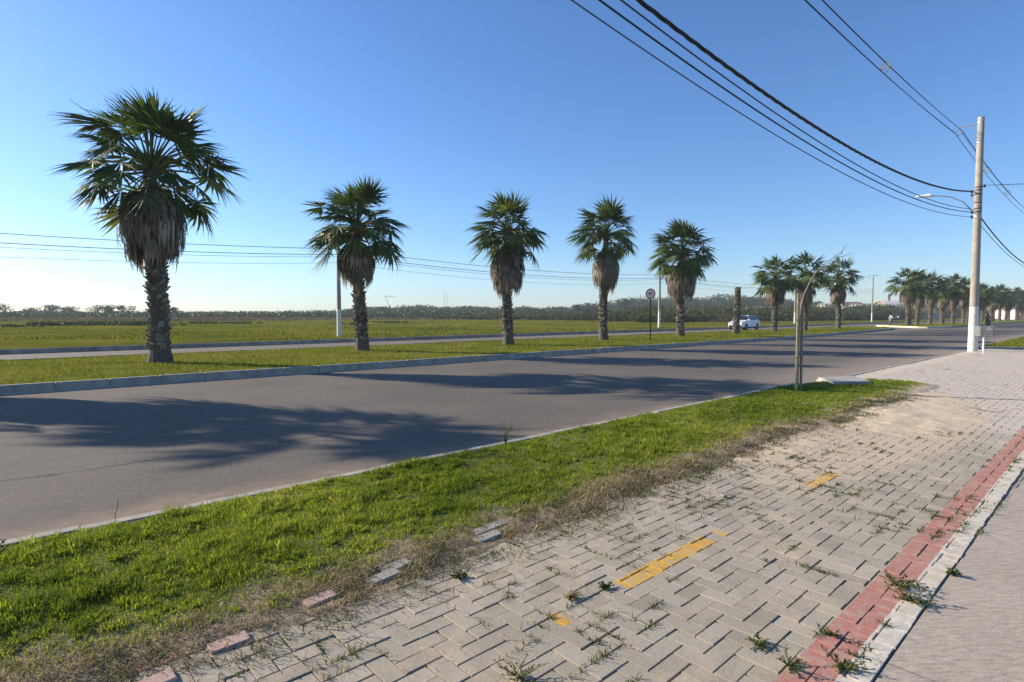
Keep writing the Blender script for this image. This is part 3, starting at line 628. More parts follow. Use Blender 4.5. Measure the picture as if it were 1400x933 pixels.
for i,x in enumerate(fx):
    src=(pA,pB,pC)[i%3]; s=(1.2 if i==0 else 1.1)*rr.uniform(.94,1.06)
    if i<8: lab='%s palm of the distant row left of the big concrete pole, counted from the gap'%ORD[i]
    else: lab='%s palm of the distant row right of the big concrete pole'%ORD[i-8]
    copy_tree(src,lab,(x,21.3+rr.uniform(-.4,.4),.04),rr.uniform(0,6.28),(s,s,s*rr.uniform(.96,1.04)))

# ------------------------------------------------------------------ pavement of herringbone bricks
r=rs(31); bz=.0985; g=Geo()
def brick_arrays():
    I,J=np.meshgrid(np.arange(int(-1.6/bz)-2,int(33.6/bz)),np.arange(int(.4/bz),int(5.0/bz)+1),indexing='ij'); k=(I-J)%4
    A=np.stack([I[k==0],J[k==0]],1); B=np.stack([I[k==3],J[k==3]],1)
    x0=np.concatenate([A[:,0],B[:,0]])*bz; y0=np.concatenate([A[:,1],B[:,1]])*bz
    x1=x0+np.concatenate([np.full(len(A),2),np.full(len(B),1)])*bz; y1=y0+np.concatenate([np.full(len(A),1),np.full(len(B),2)])*bz
    return x0,x1,y0,y1
x0,x1,y0,y1=brick_arrays(); lo,hi=.695,4.975
y0=np.maximum(y0,lo); y1=np.minimum(y1,hi); k=(y1-y0>.03)
cx_=(x0+x1)/2; cy_=(y0+y1)/2; k&=~((cx_<13.0)&(cy_>3.75)&(cx_>-2)); k&=~((cy_>verge_in(cx_)+.35)&(cy_<verge_out(cx_)-.1)&(cx_<15.3))
k&=~((cx_>33.4)); x0,x1,y0,y1=x0[k],x1[k],y0[k],y1[k]; n=len(x0)
gap=r.uniform(.0015,.0035,n); near=x0<13
x0=x0+gap; x1=x1-gap; gy=r.uniform(.0018,.0044,n); y0=y0+gy; y1=y1-gy
jx=r.normal(0,.0022,n); jy=r.normal(0,.0022,n); x0+=jx;x1+=jx;y0+=jy;y1+=jy
sag=.014*(fbm(x0,y0,1.3,41)-.5)*2
slope=np.where(x0>15,-.07*sstep(4.2,4.95,(y0+y1)/2),0)      # driveway falls to the dropped kerb
zt=r.normal(0,.0013,n)+sag+slope; tx=r.normal(0,.005,n); ty=r.normal(0,.005,n); c=.0016
def bz_at(x,y): return zt+tx*(x-(x0+x1)/2)+ty*(y-(y0+y1)/2)
vv=[]
for (q,dz) in ((c,0),(0,-c),(0,-.055)):
    for (a,b) in ((0,0),(1,0),(1,1),(0,1)):
        x=(x0+q) if a==0 else (x1-q); y=(y0+q) if b==0 else (y1-q); vv.append(np.stack([x,y,bz_at(x,y)+dz],1))
V=np.stack(vv,1).reshape(-1,3); fb=np.array([[0,1,2,3]]+[[i+4,(i+1)%4+4,(i+1)%4,i] for i in range(4)]+[[i+8,(i+1)%4+8,(i+1)%4+4,i+4] for i in range(4)])
F=(np.arange(n)[:,None,None]*12+fb[None]).reshape(-1,4)
g.add(V,F,np.repeat(np.clip(r.normal(.5,.2,n),0,1),12))
struct(g.build('brick_pavement',M['paver']))
def bed_z(X,Y): return -.0115+.009*(fbm(X,Y,.12,51)-.5)*2+.014*(fbm(X,Y,1.3,41)-.5)*2+(.0065+.008*(fbm(X,Y,.9,53)-.5))*sstep(8.5,12.5,X)+np.where(X>15,-.07*sstep(4.2,4.95,Y),0)
g=Geo(); g.add(*grid(np.linspace(-2.2,33.5,900),np.linspace(.66,4.99,130),bed_z)); struct(g.build('paving_bed',M['bed'],smooth=True))
# drifted sand over the bricks
def sand_z(X,Y):
    b=np.exp(-(((X-9.9)/2.0)**2+((Y-2.2)/.95)**2)**1.3); b=np.maximum(b,.55*np.exp(-(((X-8.4)/1.3)**2+((Y-2.95)/.45)**2)))
    b=np.maximum(b,.62*np.exp(-(((X-7.6)/2.6)**2+((Y-2.65)/.42)**2))); b=np.maximum(b,.60*np.exp(-(((X-12.3)/2.6)**2+((Y-2.3)/.8)**2)))
    b=np.maximum(b,.5*np.exp(-(((X-5.8)/1.6)**2+((Y-2.75)/.28)**2)));  b=np.maximum(b,.52*np.exp(-(((X-13.5)/2.3)**2+((Y-2.7)/.5)**2)))
    return -.032+.056*b+.030*(fbm(X,Y,.6,61)-.5)*2*(.35+b)+.014*(fbm(X,Y,1.3,41)-.5)*2+.004*(fbm(X,Y,.08,62)-.5)
g=Geo(); g.add(*grid(np.linspace(3.2,17,420),np.linspace(1.0,3.7,140),sand_z)); stuff(g.build('drifted_sand',M['sand'],smooth=True),'pale sand drifted over the bricks near the driveway','sand')
# concrete drive on the right
g=Geo(); g.add(*grid(np.linspace(-40,33.4,60),np.linspace(-40,.688,50),lambda X,Y:X*0-.008+.006*fbm(X,Y,3,2))); struct(g.build('concrete_drive',M['concrete']))
g=Geo(); g.add([(33.4,-40,-.02),(140,-40,-.02),(140,3.3,-.02),(33.4,3.3,-.02)],[[0,1,2,3]]); struct(g.build('far_pavement',M['gutter']))
# second verge past the pole
V2=[(34.6,4.75),(35.7,3.40),(60,3.3),(140,3.3),(140,4.98),(36.2,4.98)]
g=Geo(); g.add(*slab(V2,-.15,.03)); struct(g.build('far_verge',M['median']))
g=Geo(); kerb_run(g,[(140,3.3),(60,3.28),(35.6,3.30)],.12,-.15,.045,1,1.2); kerb_run(g,[(35.6,3.32),(34.5,4.8)],.12,-.15,.045,-1); struct(g.build('verge_kerb',M['kerbnear']))
g=Geo(); r=rs(41); n=9000; x,y=r.uniform(34.6,80,n),r.uniform(3.4,4.95,n); k=in_poly(x,y,V2); x,y=x[k],y[k]; n=len(x)
blades(g,np.stack([x,y,np.full(n,.025)],1),r.uniform(.05,.13,n),.03,r.uniform(.2,1,n),r,np.clip(r.normal(.5,.2,n),0,1)); stuff(g.build('far_verge_grass',M['mgrass']),'yellow green grass on the verge beyond the concrete pole','grass')

# weeds in the joints
g=Geo(); r=rs(51); cnt=0
while cnt<420:
    x,y=r.uniform(.2,9.5),r.uniform(.72,3.0); pr_=np.clip(2.6*float(fbm(x,y,.55,71))-1.0,0,1)*(.35+.65*(y>2.2)+.3*(abs(y-.8)<.15))*(1 if x<5.5 else .6)
    if r.rand()>pr_: continue
    cnt+=1; along=r.rand()<.55
    gx=round(x/bz)*bz; gy=round(y/bz)*bz; m=r.randint(8,34); L=r.uniform(.03,.16)
    o=r.normal(0,L/2,m); xx=(x+o) if along else np.full(m,gx)+r.normal(0,.007,m); yy=np.full(m,gy)+r.normal(0,.007,m) if along else y+o
    blades(g,np.stack([xx,yy,np.full(m,-.012)],1),r.uniform(.018,.06,m),r.uniform(.003,.0055,m)*(1+.12*x),r.uniform(.4,1.4,m),r,np.clip(r.normal(.55+r.normal(0,.15),.2,m),0,1))
stuff(g.build('joint_weeds',M['weed']),'small weeds and grass sprouting from joints between the grey bricks','weeds')
# scattered straw and chaff on the bricks
g=Geo(); n=2600; x,y=r.uniform(.2,9,n),r.uniform(1.0,3.1,n); k=r.rand(n)<np.clip((y-1.4)/1.4,.04,1)*np.clip(2.4*fbm(x,y,.5,73)-.6,0,1); x,y=x[k],y[k]; n=len(x)
blades(g,np.stack([x,y,np.full(n,.006)],1),r.uniform(.02,.07,n),.003+.0004*x,r.uniform(1.45,1.62,n),r,np.clip(r.normal(.5,.25,n),0,1),.02); stuff(g.build('chaff',M['straw']),'bits of dry straw scattered on the grey bricks','straw')

# single weed plants one can point at
def weed_plant(label,loc,h,spread,n,seed,tint=.45,leaf=.03,kind='rosette'):
    r=rs(seed); t=thing('weed_plant',label,'weed',loc,0,'single weeds'); g=Geo(); s=Geo()
    for i in range(n):
        a=r.uniform(0,6.28); el=r.uniform(.1,.9) if kind=='rosette' else r.uniform(1.1,1.5); L=spread*r.uniform(.5,1) if kind=='rosette' else h*r.uniform(.7,1.05)
        P=[np.zeros(3)]; d=np.array([math.cos(a)*math.cos(el),math.sin(a)*math.cos(el),math.sin(el)])
        for k in range(5): P.append(P[-1]+d*L/5); d=d+r.normal(0,.12,3)+np.array([0,0,-.06 if kind=='rosette' else 0]); d/=np.linalg.norm(d)
        P=np.array(P); P[:,2]=np.maximum(P[:,2],.003); s.add(*tube(P,np.linspace(.0028,.0012,6),4),tint)
        for k in range(1,6):
            for q in range(3 if kind=='rosette' else 4): 
                u=r.normal(size=3); u[2]=abs(u[2])*.6; u/=np.linalg.norm(u); v=np.cross(u,r.normal(size=3)); v/=np.linalg.norm(v); l=leaf*r.uniform(.6,1.3); p=P[k]
                g.add(np.array([p,p+u*l*.5+v*l*.22,p+u*l,p+u*l*.5-v*l*.22]),np.array([[0,1,2,3]]),np.clip(r.normal(tint,.14),0,1))
    s.build('stem',M['weed'],t); g.build('foliage',M['weed'],t); return t
WEEDS=[('green weed sprouting from red painted bricks beside a bare patch of white edging',(3.78,.86,0),.12,.17,15,.60,.032,'rosette'),
('bushy weed on the white edge line beside the widest gap in the red stripe',(3.62,.77,0),.1,.16,15,.52,.03,'rosette'),
('small dark green weed rooted at the edge of the concrete drive',(4.18,.70,0),.09,.09,9,.25,.028,'rosette'),
('tuft straddling the white edging in the bottom right corner',(2.72,.82,0),.1,.12,13,.5,.026,'rosette'),
('small upright weed casting a shadow on the nearest red bricks',(2.95,.93,0),.09,.07,7,.4,.024,'rosette'),
('low creeping weed across the red stripe at the bottom of the photo',(2.55,.97,0),.06,.14,11,.4,.022,'rosette'),
('dark green leafy weed at the near end of the long yellow dash',(2.53,1.97,0),.05,.055,11,.12,.026,'rosette'),
('reddish dry weed lying left of the long yellow dash',(2.30,2.02,0),.05,.07,12,.97,.024,'rosette'),
('dark weed in a joint just left of the nearest red bricks',(2.62,1.13,0),.1,.085,10,.35,.026,'rosette'),
('dark green clump at the brick edge below the exposed white stones',(1.98,2.63,0),.07,.075,11,.2,.028,'rosette'),
('sprawling yellowish weed near the bottom centre of the bricks',(1.62,1.72,0),.05,.17,16,.68,.022,'rosette'),
('tall slender green weed standing up at the kerb before the big palm shadow',(4.42,4.93,.02),.27,.1,8,.50,.03,'tall'),
('thin bare seed stalk rising at the kerb in the left foreground',(.62,4.93,.02),.24,.02,1,.1,.006,'tall'),
('bright tuft leaning over the kerb at the left edge of the photo',(-.02,4.93,.02),.07,.12,12,.35,.035,'rosette')]
for i,(l,p,h,sp,n,t,lf,kd) in enumerate(WEEDS): weed_plant(l,p,h,sp*(.8 if kd=='rosette' else 1),n,300+i,min(1,t+.12),lf*.72,kd)

# pebbles / litter
def stone(label,p,s,mat,seed):
    r=rs(seed); bm=bmesh.new(); bmesh.ops.create_icosphere(bm,subdivisions=2,radius=1)
    for v in bm.verts: v.co*=1+r.normal(0,.09); v.co=Vector((v.co.x*s[0],v.co.y*s[1],v.co.z*s[2]))
    me=bpy.data.meshes.new('stone'); bm.to_mesh(me); bm.free(); me.materials.append(M[mat]); o=bpy.data.objects.new('stone',me); COL.objects.link(o); o.location=p; o.rotation_euler=(0,0,r.uniform(0,3)); return tag(o,label,'stone')
stone('small pale stone on the sandy bricks beyond the yellow dashes',(4.55,2.3,.012),(.028,.02,.016),'kerbnear',1)

# fallen broken edging stones showing in the dry strip
g_i=0
for (x,y,a,mt,lab) in ((2.62,3.10,.06,'white','longest white edging stone showing through the dry strip'),(2.50,2.98,.02,'white','lower white edging stone lying beside the longest one'),(1.78,3.0,.1,'white','white edging stone half buried midway along the dry strip'),(1.66,2.93,.05,'white','short white edging stone touching the half buried one'),(1.27,2.93,.08,'pink','pink edging brick half buried left of the white stones'),(.78,2.82,-.05,'pink','pink edging brick near the lower left corner of the bricks'),(.45,2.72,.04,'pink','pink edging brick nearest the bottom edge of the photo')):
    mm=M['kerbnear'] if mt=='white' else M.setdefault('pinkbrick',plain('worn_pink_brick',(.38,.25,.20),(.50,.35,.29),14,.92,6,.3,.006))
    g=Geo(); L=.30 if g_i==0 else (.20 if mt=='white' else .17); g.add(*cbox((0,0,0),(L,.085,.06),.005,0,2)); o=g.build('edging_stone',mm); o.location=(x,y,-.010); o.rotation_euler=(rad(3),rad(-2),a); tag(o,lab,'stone','edging stones showing in the dry strip'); g_i+=1

# inspection cover
t=thing('inspection_cover','pale concrete cover slab lying in the tip of the grass verge','cover slab',(0,0,0))
g=Geo(); g.add(*slab([(p[0],p[1]) for p in COVER],-.05,.075,.003)); g.build('slab',M['coverslab'],t)
g=Geo(); c=np.mean(COVER,0); P2=[(c[0]+(p[0]-c[0])*1.07,c[1]+(p[1]-c[1])*1.07) for p in COVER]; g.add(*slab(P2,-.1,.025,.003)); g.build('frame',M['gutter'],t)

# staked sapling
t=thing('staked_sapling','thin leafless sapling tied to twin stakes in the green verge','sapling',(11.95,4.5,0))
g=Geo(); g.add(*tube([(-.036,.03,-.2),(-.04,.03,.9),(-.05,.03,1.98)],[.033,.032,.03],8)); g.build('stake',M['stake'],t)
g=Geo(); g.add(*tube([(.038,-.025,-.2),(.036,-.02,.8),(.034,-.02,1.72)],[.026,.025,.024],8)); g.build('stake',M['stake'],t)
g=Geo(); g.add(*tube([(0,.03,-.1),(.0,.03,1.0),(.02,.01,1.7),(.06,-.03,1.95),(.14,-.12,2.22),(.22,-.20,2.42),(.38,-.34,2.60),(.57,-.51,2.78),(.70,-.62,2.97)],[.022,.02,.017,.013,.0105,.009,.0075,.006,.003],6))
for a in ([(.24,-.22,2.42),(.36,-.33,2.48),(.50,-.44,2.56)],[(.50,-.45,2.67),(.64,-.57,2.72),(.76,-.68,2.79)],[(.06,-.03,1.98),(-.08,.09,2.08),(-.22,.20,2.18)],[(.58,-.52,2.74),(.60,-.55,2.84),(.60,-.56,2.94)]): g.add(*tube(a,[.008,.006,.003],5))
g.build('stem',M['twig'],t)
for z in (.7,1.45): g=Geo(); g.add(*tube([(-.10,.06,z),(0,.08,z),(.09,0,z+.02),(.05,-.06,z),(-.05,-.02,z),(-.10,.06,z)],.008,4)); g.build('tie',M['straw'],t)

# ------------------------------------------------------------------ poles, lamps, wires
def tapered_pole(h,r0,r1,n=16):
    return tube([(0,0,-.6)]+[(0,0,z) for z in np.linspace(0,h,8)],np.linspace(r0*1.03,r1,9),n)
PX,PY=31.3,4.66
def big_pole(label,loc,lamp=True):
    t=thing('utility_pole',label,'utility pole',loc,0,'poles on the near pavement')
    g=Geo(); g.add(*tapered_pole(9.95,.178,.118)); g.build('post',M['pole'],t,True)
    # top bracket holding the spacer cables, out over the road
    g=Geo(); g.add(*cbox((0,.44,9.72),(.05,.66,.05),.006)); g.add(*tube([(0,.14,9.45),(0,.5,9.69)],.016,6)); g.build('bracket',M['steel'],t)
    g=Geo(); g.add(*tube([(0,.76,9.74),(0,.76,9.6)],.02,6)); g.add(*tube([(0,.62,9.5),(0,.76,9.62),(0,.90,9.5),(0,.76,9.32),(0,.62,9.5)],.018,6)); g.build('spacer',M['greypanel'],t)
    for z in (9.9,9.72,8.9,7.0,6.88,6.7,6.35,6.1,5.95,5.82,5.75): 
        g=Geo(); rr_=float(np.interp(z,[0,9.95],[.178,.118]))+.006; g.add(*tube([(0,0,z-.02),(0,0,z+.02)],rr_,16)); g.build('band',M['steel'] if z>7.5 or z<5.9 else M['insul'],t)
    for (z,y) in ((6.85,.22),(6.70,.22),(5.97,.2),(5.77,.2),(7.03,-.2)):
        g=Geo(); g.add(*tube([(0,np.sign(y)*.1,z),(0,y,z)],.012,6)); g.add(*tube([(0,y,z-.06),(0,y,z-.02),(0,y,z+.02),(0,y,z+.06)],[.03,.045,.045,.03],8)); g.build('insulator',M['insul'],t)
    g=Geo(); g.add(*cbox((.17,-.05,6.35),(.14,.12,.3),.015)); g.build('junction_box',M['insul'],t)
    if lamp:
        g=Geo(); P=[(-.05,.12,5.95),(-.12,.5,6.45),(-.2,.95,6.72),(-.28,1.4,6.82),(-.3,1.6,6.83)]; g.add(*tube(P,[.026,.025,.024,.024,.024],8)); a=g.build('lamp_arm',M['steel'],t,True)
        g=Geo(); g.add(*cbox((-.36,1.86,6.86),(.20,.56,.10),.04,rad(12),2)); g.add(*cbox((-.33,1.70,6.92),(.14,.2,.05),.02,rad(12))); h=g.build('lamp_head',M['white'],a)
    return t
big_pole('tall grey concrete pole with whitewashed foot and arm lamp on the right',(PX,PY,-.02))
big_pole('concrete pole standing behind the viewer on the near pavement',(-7.5,4.66,-.02),False)

GX=[PX+i for i in (0,)]
def wire(name,label,pts,rad_,mat,group,twist=0,ns=48):
    """pts: measured (x,y,z) points; a parabola through them hangs between its ends"""
    p=np.array(pts,float); s=p[:,0]; cy=np.polyfit(s,p[:,1],1); w=np.ones(len(s)); w[0]=w[-1]=6; cz=np.polyfit(s,p[:,2],2,w=w)
    S=np.linspace(s.min(),s.max(),ns if not twist else 260); Q=np.stack([S,np.polyval(cy,S),np.polyval(cz,S)],1); g=Geo()
    if twist:
        for k in range(3):
            a=S*5.2+k*2.094; g.add(*tube(Q+np.stack([a*0,np.cos(a),np.sin(a)],1)*rad_*.62,rad_*.62,5))
    else: g.add(*tube(Q,rad_,6))
    return tag(g.build(name,mat,None,True),label,'cable',group)
GW='cables along the near pavement'; PL=PY+.22
E0=-7.5
wire('power_cable','thickest twisted black cable running from top centre to the concrete pole',[(E0,PL,8.05),(7.14,4.9,6.12),(13,4.9,5.66),(18.2,4.9,5.65),(25,4.9,6.08),(PX,PL,6.85)],.029,M['wire'],GW,1)
wire('power_cable','thin cable just left of the thickest twisted one at the top edge',[(E0,PL,7.9),(6.37,4.9,5.82),(9.7,4.9,5.6),(18.2,4.9,5.42),(PX,PL,6.1)],.012,M['wire'],GW)
wire('power_cable','medium black cable below the twisted one, third from the right',[(E0,PL,7.6),(6.09,4.9,5.71),(13,4.9,5.24),(18.2,4.9,5.22),(27.5,4.9,5.56),(PX,PL,5.97)],.0145,M['wire'],GW)
wire('power_cable','lowest leftmost thin cable of the near bundle reaching the concrete pole',[(E0,PL,7.3),(5.53,4.9,5.5),(13,4.9,4.99),(22,4.9,5.12),(PX,PL,5.77)],.010,M['farwire'],GW)
yb=PY+.76
wire('power_cable','upper spacer cable, left of its pair, ending under the pole top bracket',[(E0,yb-.14,9.9),(14.58,yb-.14,9.02),(20.6,yb-.14,9.14),(PX,yb-.14,9.5)],.0115,M['wire'],GW)
wire('power_cable','upper spacer cable, right of its pair, ending under the pole top bracket',[(E0,yb+.14,9.9),(14.58,yb+.14,9.02),(20.6,yb+.14,9.14),(PX,yb+.14,9.5)],.0115,M['wire'],GW)
wire('power_cable','lowest of the three bundled spacer cables at the upper right',[(E0,yb,9.72),(14.58,yb,8.85),(20.6,yb,8.97),(PX,yb,9.32)],.012,M['wire'],GW)
wire('power_cable','topmost messenger wire of the upper right bundle',[(E0,yb,10.1),(14.58,yb,9.24),(20.6,yb,9.35),(PX,yb,9.66)],.010,M['farwire'],GW)
def spacer_tag(label,x,z): 
    g=Geo(); g.add(*tube([(0,-.15,.0),(0,0,.22),(0,.15,.0),(0,0,-.18),(0,-.15,0)],.022,6)); g.add(*tube([(0,-.15,0),(0,.15,0)],.018,6)); o=g.build('cable_spacer',M['greypanel']); o.location=(x,yb,z); return tag(o,label,'cable spacer','spacers on the upper cables')
spacer_tag('pale plastic spacer clipped on the upper cables left of the pole',20.5,9.13)
XN=69.0
for dy,dz,l in ((-.14,9.5,'near upper spacer cable continuing right behind the pole top'),(.14,9.5,'far upper spacer cable continuing right behind the pole top'),(0,9.68,'messenger wire continuing right behind the pole top')):
    wire('power_cable',l,[(PX,yb+dy,dz),(44,yb+dy,dz-.62),(51,yb+dy,dz-.74),(XN,yb+dy,dz)],.013,M['wire'],GW)
spacer_tag('pale spacer on the upper cables just right of the pole',38.5,9.08); spacer_tag('pale spacer on the upper cables near the right edge',45.5,8.9)
wire('power_cable','thick black cable dropping right from the pole middle',[(PX,PY+.1,6.1),(37.7,4.75,5.24),(46.3,4.75,4.85),(XN,PY,6.1)],.03,M['wire'],GW)
wire('power_cable','thin lower cable sagging right from the pole below the thick one',[(PX,PY+.1,5.75),(37.7,4.75,5.0),(46.3,4.75,4.62),(XN,PY,5.75)],.014,M['farwire'],GW)
wire('power_cable','thin service wire leaving the pole almost level to the right edge',[(PX,PY-.2,7.03),(33.0,1.0,6.86),(37.0,-8.0,6.72),(43,-20,6.9)],.014,M['farwire'],GW)

# far poles
def far_pole(label,x,h,cross=False):
    t=thing('utility_pole',label,'utility pole',(x,37.4,.03),0,'poles along the far road')
    g=Geo(); g.add(*tapered_pole(h,.17,.11,10)); g.build('post',M['pole'],t,True)
    g=Geo(); g.add(*cbox((0,-.1,h-.35),(.9,.06,.08) if not cross else (.08,.06,.08),.01)); 
    g.build('rack',M['insul'],t)
    for z in (h-.3,h-.75,h-1.2): g=Geo(); g.add(*tube([(0,-.1,z-.06),(0,-.2,z),(0,-.1,z+.06)],.035,6)); g.build('insulator',M['insul'],t)
    if cross:
        g=Geo(); g.add(*cbox((0,0,h-.06),(.1,2.6,.1),.01,rad(-30))); g.build('crossarm',M['wood'],t)
        a=rad(-30)
        for q in (-1.1,0,1.1): g=Geo(); g.add(*tube([(-math.sin(a)*q,math.cos(a)*q,h-.02),(-math.sin(a)*q,math.cos(a)*q,h+.16)],.04,6)); g.build('insulator',M['insul'],t)
        g=Geo(); g.add(*tube([(0,.1,h-.9),(-.6,1.2,h-.2),(-1.2,2.2,h-.05)],.03,6)); g.build('lamp_arm',M['steel'],t)
    return t
far_pole('slim far pole with white foot left of the second palm',17.93,6.4); far_pole('slim far pole with white foot beside the speed limit sign',57.6,6.5)
far_pole('slim far pole hidden behind the staked sapling',97.0,6.7); far_pole('far pole with wide crossarm standing clear of the palms',137.6,9.8,True)
far_pole('slim far pole outside the left edge carrying the field wires',-21.8,6.4)
r=rs(61); xsP=[(-21.8,6.4),(17.93,6.4),(57.6,6.5),(97.0,6.7),(137.6,7.4)]
spn=['left of the first far pole','between first and second far poles','between the sign pole and the sapling','between the sapling and the crossarm pole']
for k in range(4):
    (xa,ha),(xb,hb)=xsP[k],xsP[k+1]; dk=[.62,.55,.45,.5][k]
    for q,(dz,nm) in enumerate(((.3,'Top'),(.7,'Second'),(.85,'Third'),(1.25,'Lowest'))):
        a=(xa,37.25,ha-dz); b=(xb,37.25,hb-dz); m=((xa+xb)/2,37.25,(ha+hb)/2-dz-dk*(1+.1*q))
        wire('field_wire','%s thin field wire %s'%(nm.lower(),spn[k]),[a,m,b],(.018,.020,.012,.010)[q],M['farwire'],'wires along the far road',0,24)

# speed limit sign
t=thing('speed_limit_sign','round red rimmed speed limit sign reading 40 on a thin pole in the median','road sign',(28.2,18.9,.04),rad(180+12))
g=Geo(); g.add(*tube([(0,0,-.4),(0,0,2.95)],.035,8)); g.build('post',M['rust'],t)
def disc(g,r_,x0,x1,z,n=40):
    a=np.linspace(0,2*np.pi,n,endpoint=False); A=np.stack([np.full(n,x0),r_*np.cos(a),z+r_*np.sin(a)],1); B=A.copy(); B[:,0]=x1
    F=[[i,(i+1)%n,n+(i+1)%n,n+i] for i in range(n)]+[list(range(n))[::-1],[n+i for i in range(n)]]; g.add(np.concatenate([A,B]),F)
g=Geo(); disc(g,.30,.036,.042,2.72); g.build('rim',M['red'],t)
g=Geo(); disc(g,.24,.0425,.046,2.72); face=g.build('face',M['white'],t)
cu=bpy.data.curves.new('numerals','FONT'); cu.body='40'; cu.size=.25; cu.align_x='CENTER'; cu.align_y='CENTER'; cu.extrude=.002
to=bpy.data.objects.new('tmp',cu); COL.objects.link(to); dg=bpy.context.evaluated_depsgraph_get(); me=bpy.data.meshes.new_from_object(to.evaluated_get(dg)); bpy.data.objects.remove(to)
me.name='numerals'; me.transform(Matrix.Translation((.0495,0,2.72))@Matrix(((0,0,1,0),(1,0,0,0),(0,1,0,0),(0,0,0,1)))); me.materials.clear(); me.materials.append(M['black'])
no=bpy.data.objects.new('numerals',me); COL.objects.link(no); no.parent=face

# street litter basket and storm drain by the big pole
t=thing('litter_basket','pale grey slatted litter basket on a thin post beside the concrete pole','litter bin',(29.5,4.05,-.01),rad(20))
g=Geo(); g.add(*tube([(0,0,-.2),(0,0,.72)],.03,8)); g.build('post',M['white'],t)
g=Geo()
for z in np.linspace(.74,1.06,6):
    for (c,s) in (((0,-.2,z),(.78,.02,.045)),((0,.2,z),(.78,.02,.045)),((-.39,0,z),(.02,.40,.045)),((.39,0,z),(.02,.40,.045))): g.add(*cbox(c,s,.004))
for x in (-.37,-.12,.12,.37):
    for y in (-.215,.215): g.add(*cbox((x,y,.9),(.03,.012,.4),.003))
g.add(*cbox((0,0,.715),(.78,.42,.02),.004)); g.build('basket',M['greypanel'],t)
t=thing('storm_drain','concrete storm drain inlet with dark slot behind the concrete pole','storm drain',(35.1,5.02,-.1))
g=Geo(); g.add(*cbox((0,0,.11),(1.3,.24,.07),.015)); g.add(*cbox((-.58,0,-.0),(.14,.24,.16),.01)); g.add(*cbox((.58,0,0),(.14,.24,.16),.01)); g.build('inlet_frame',M['kerbnear'],t)
g=Geo(); g.add(*cbox((0,.04,0),(1.0,.1,.14),.004)); g.build('slot_shade',M['black'],t)  # solid black block, the opening's shade is put into its colour

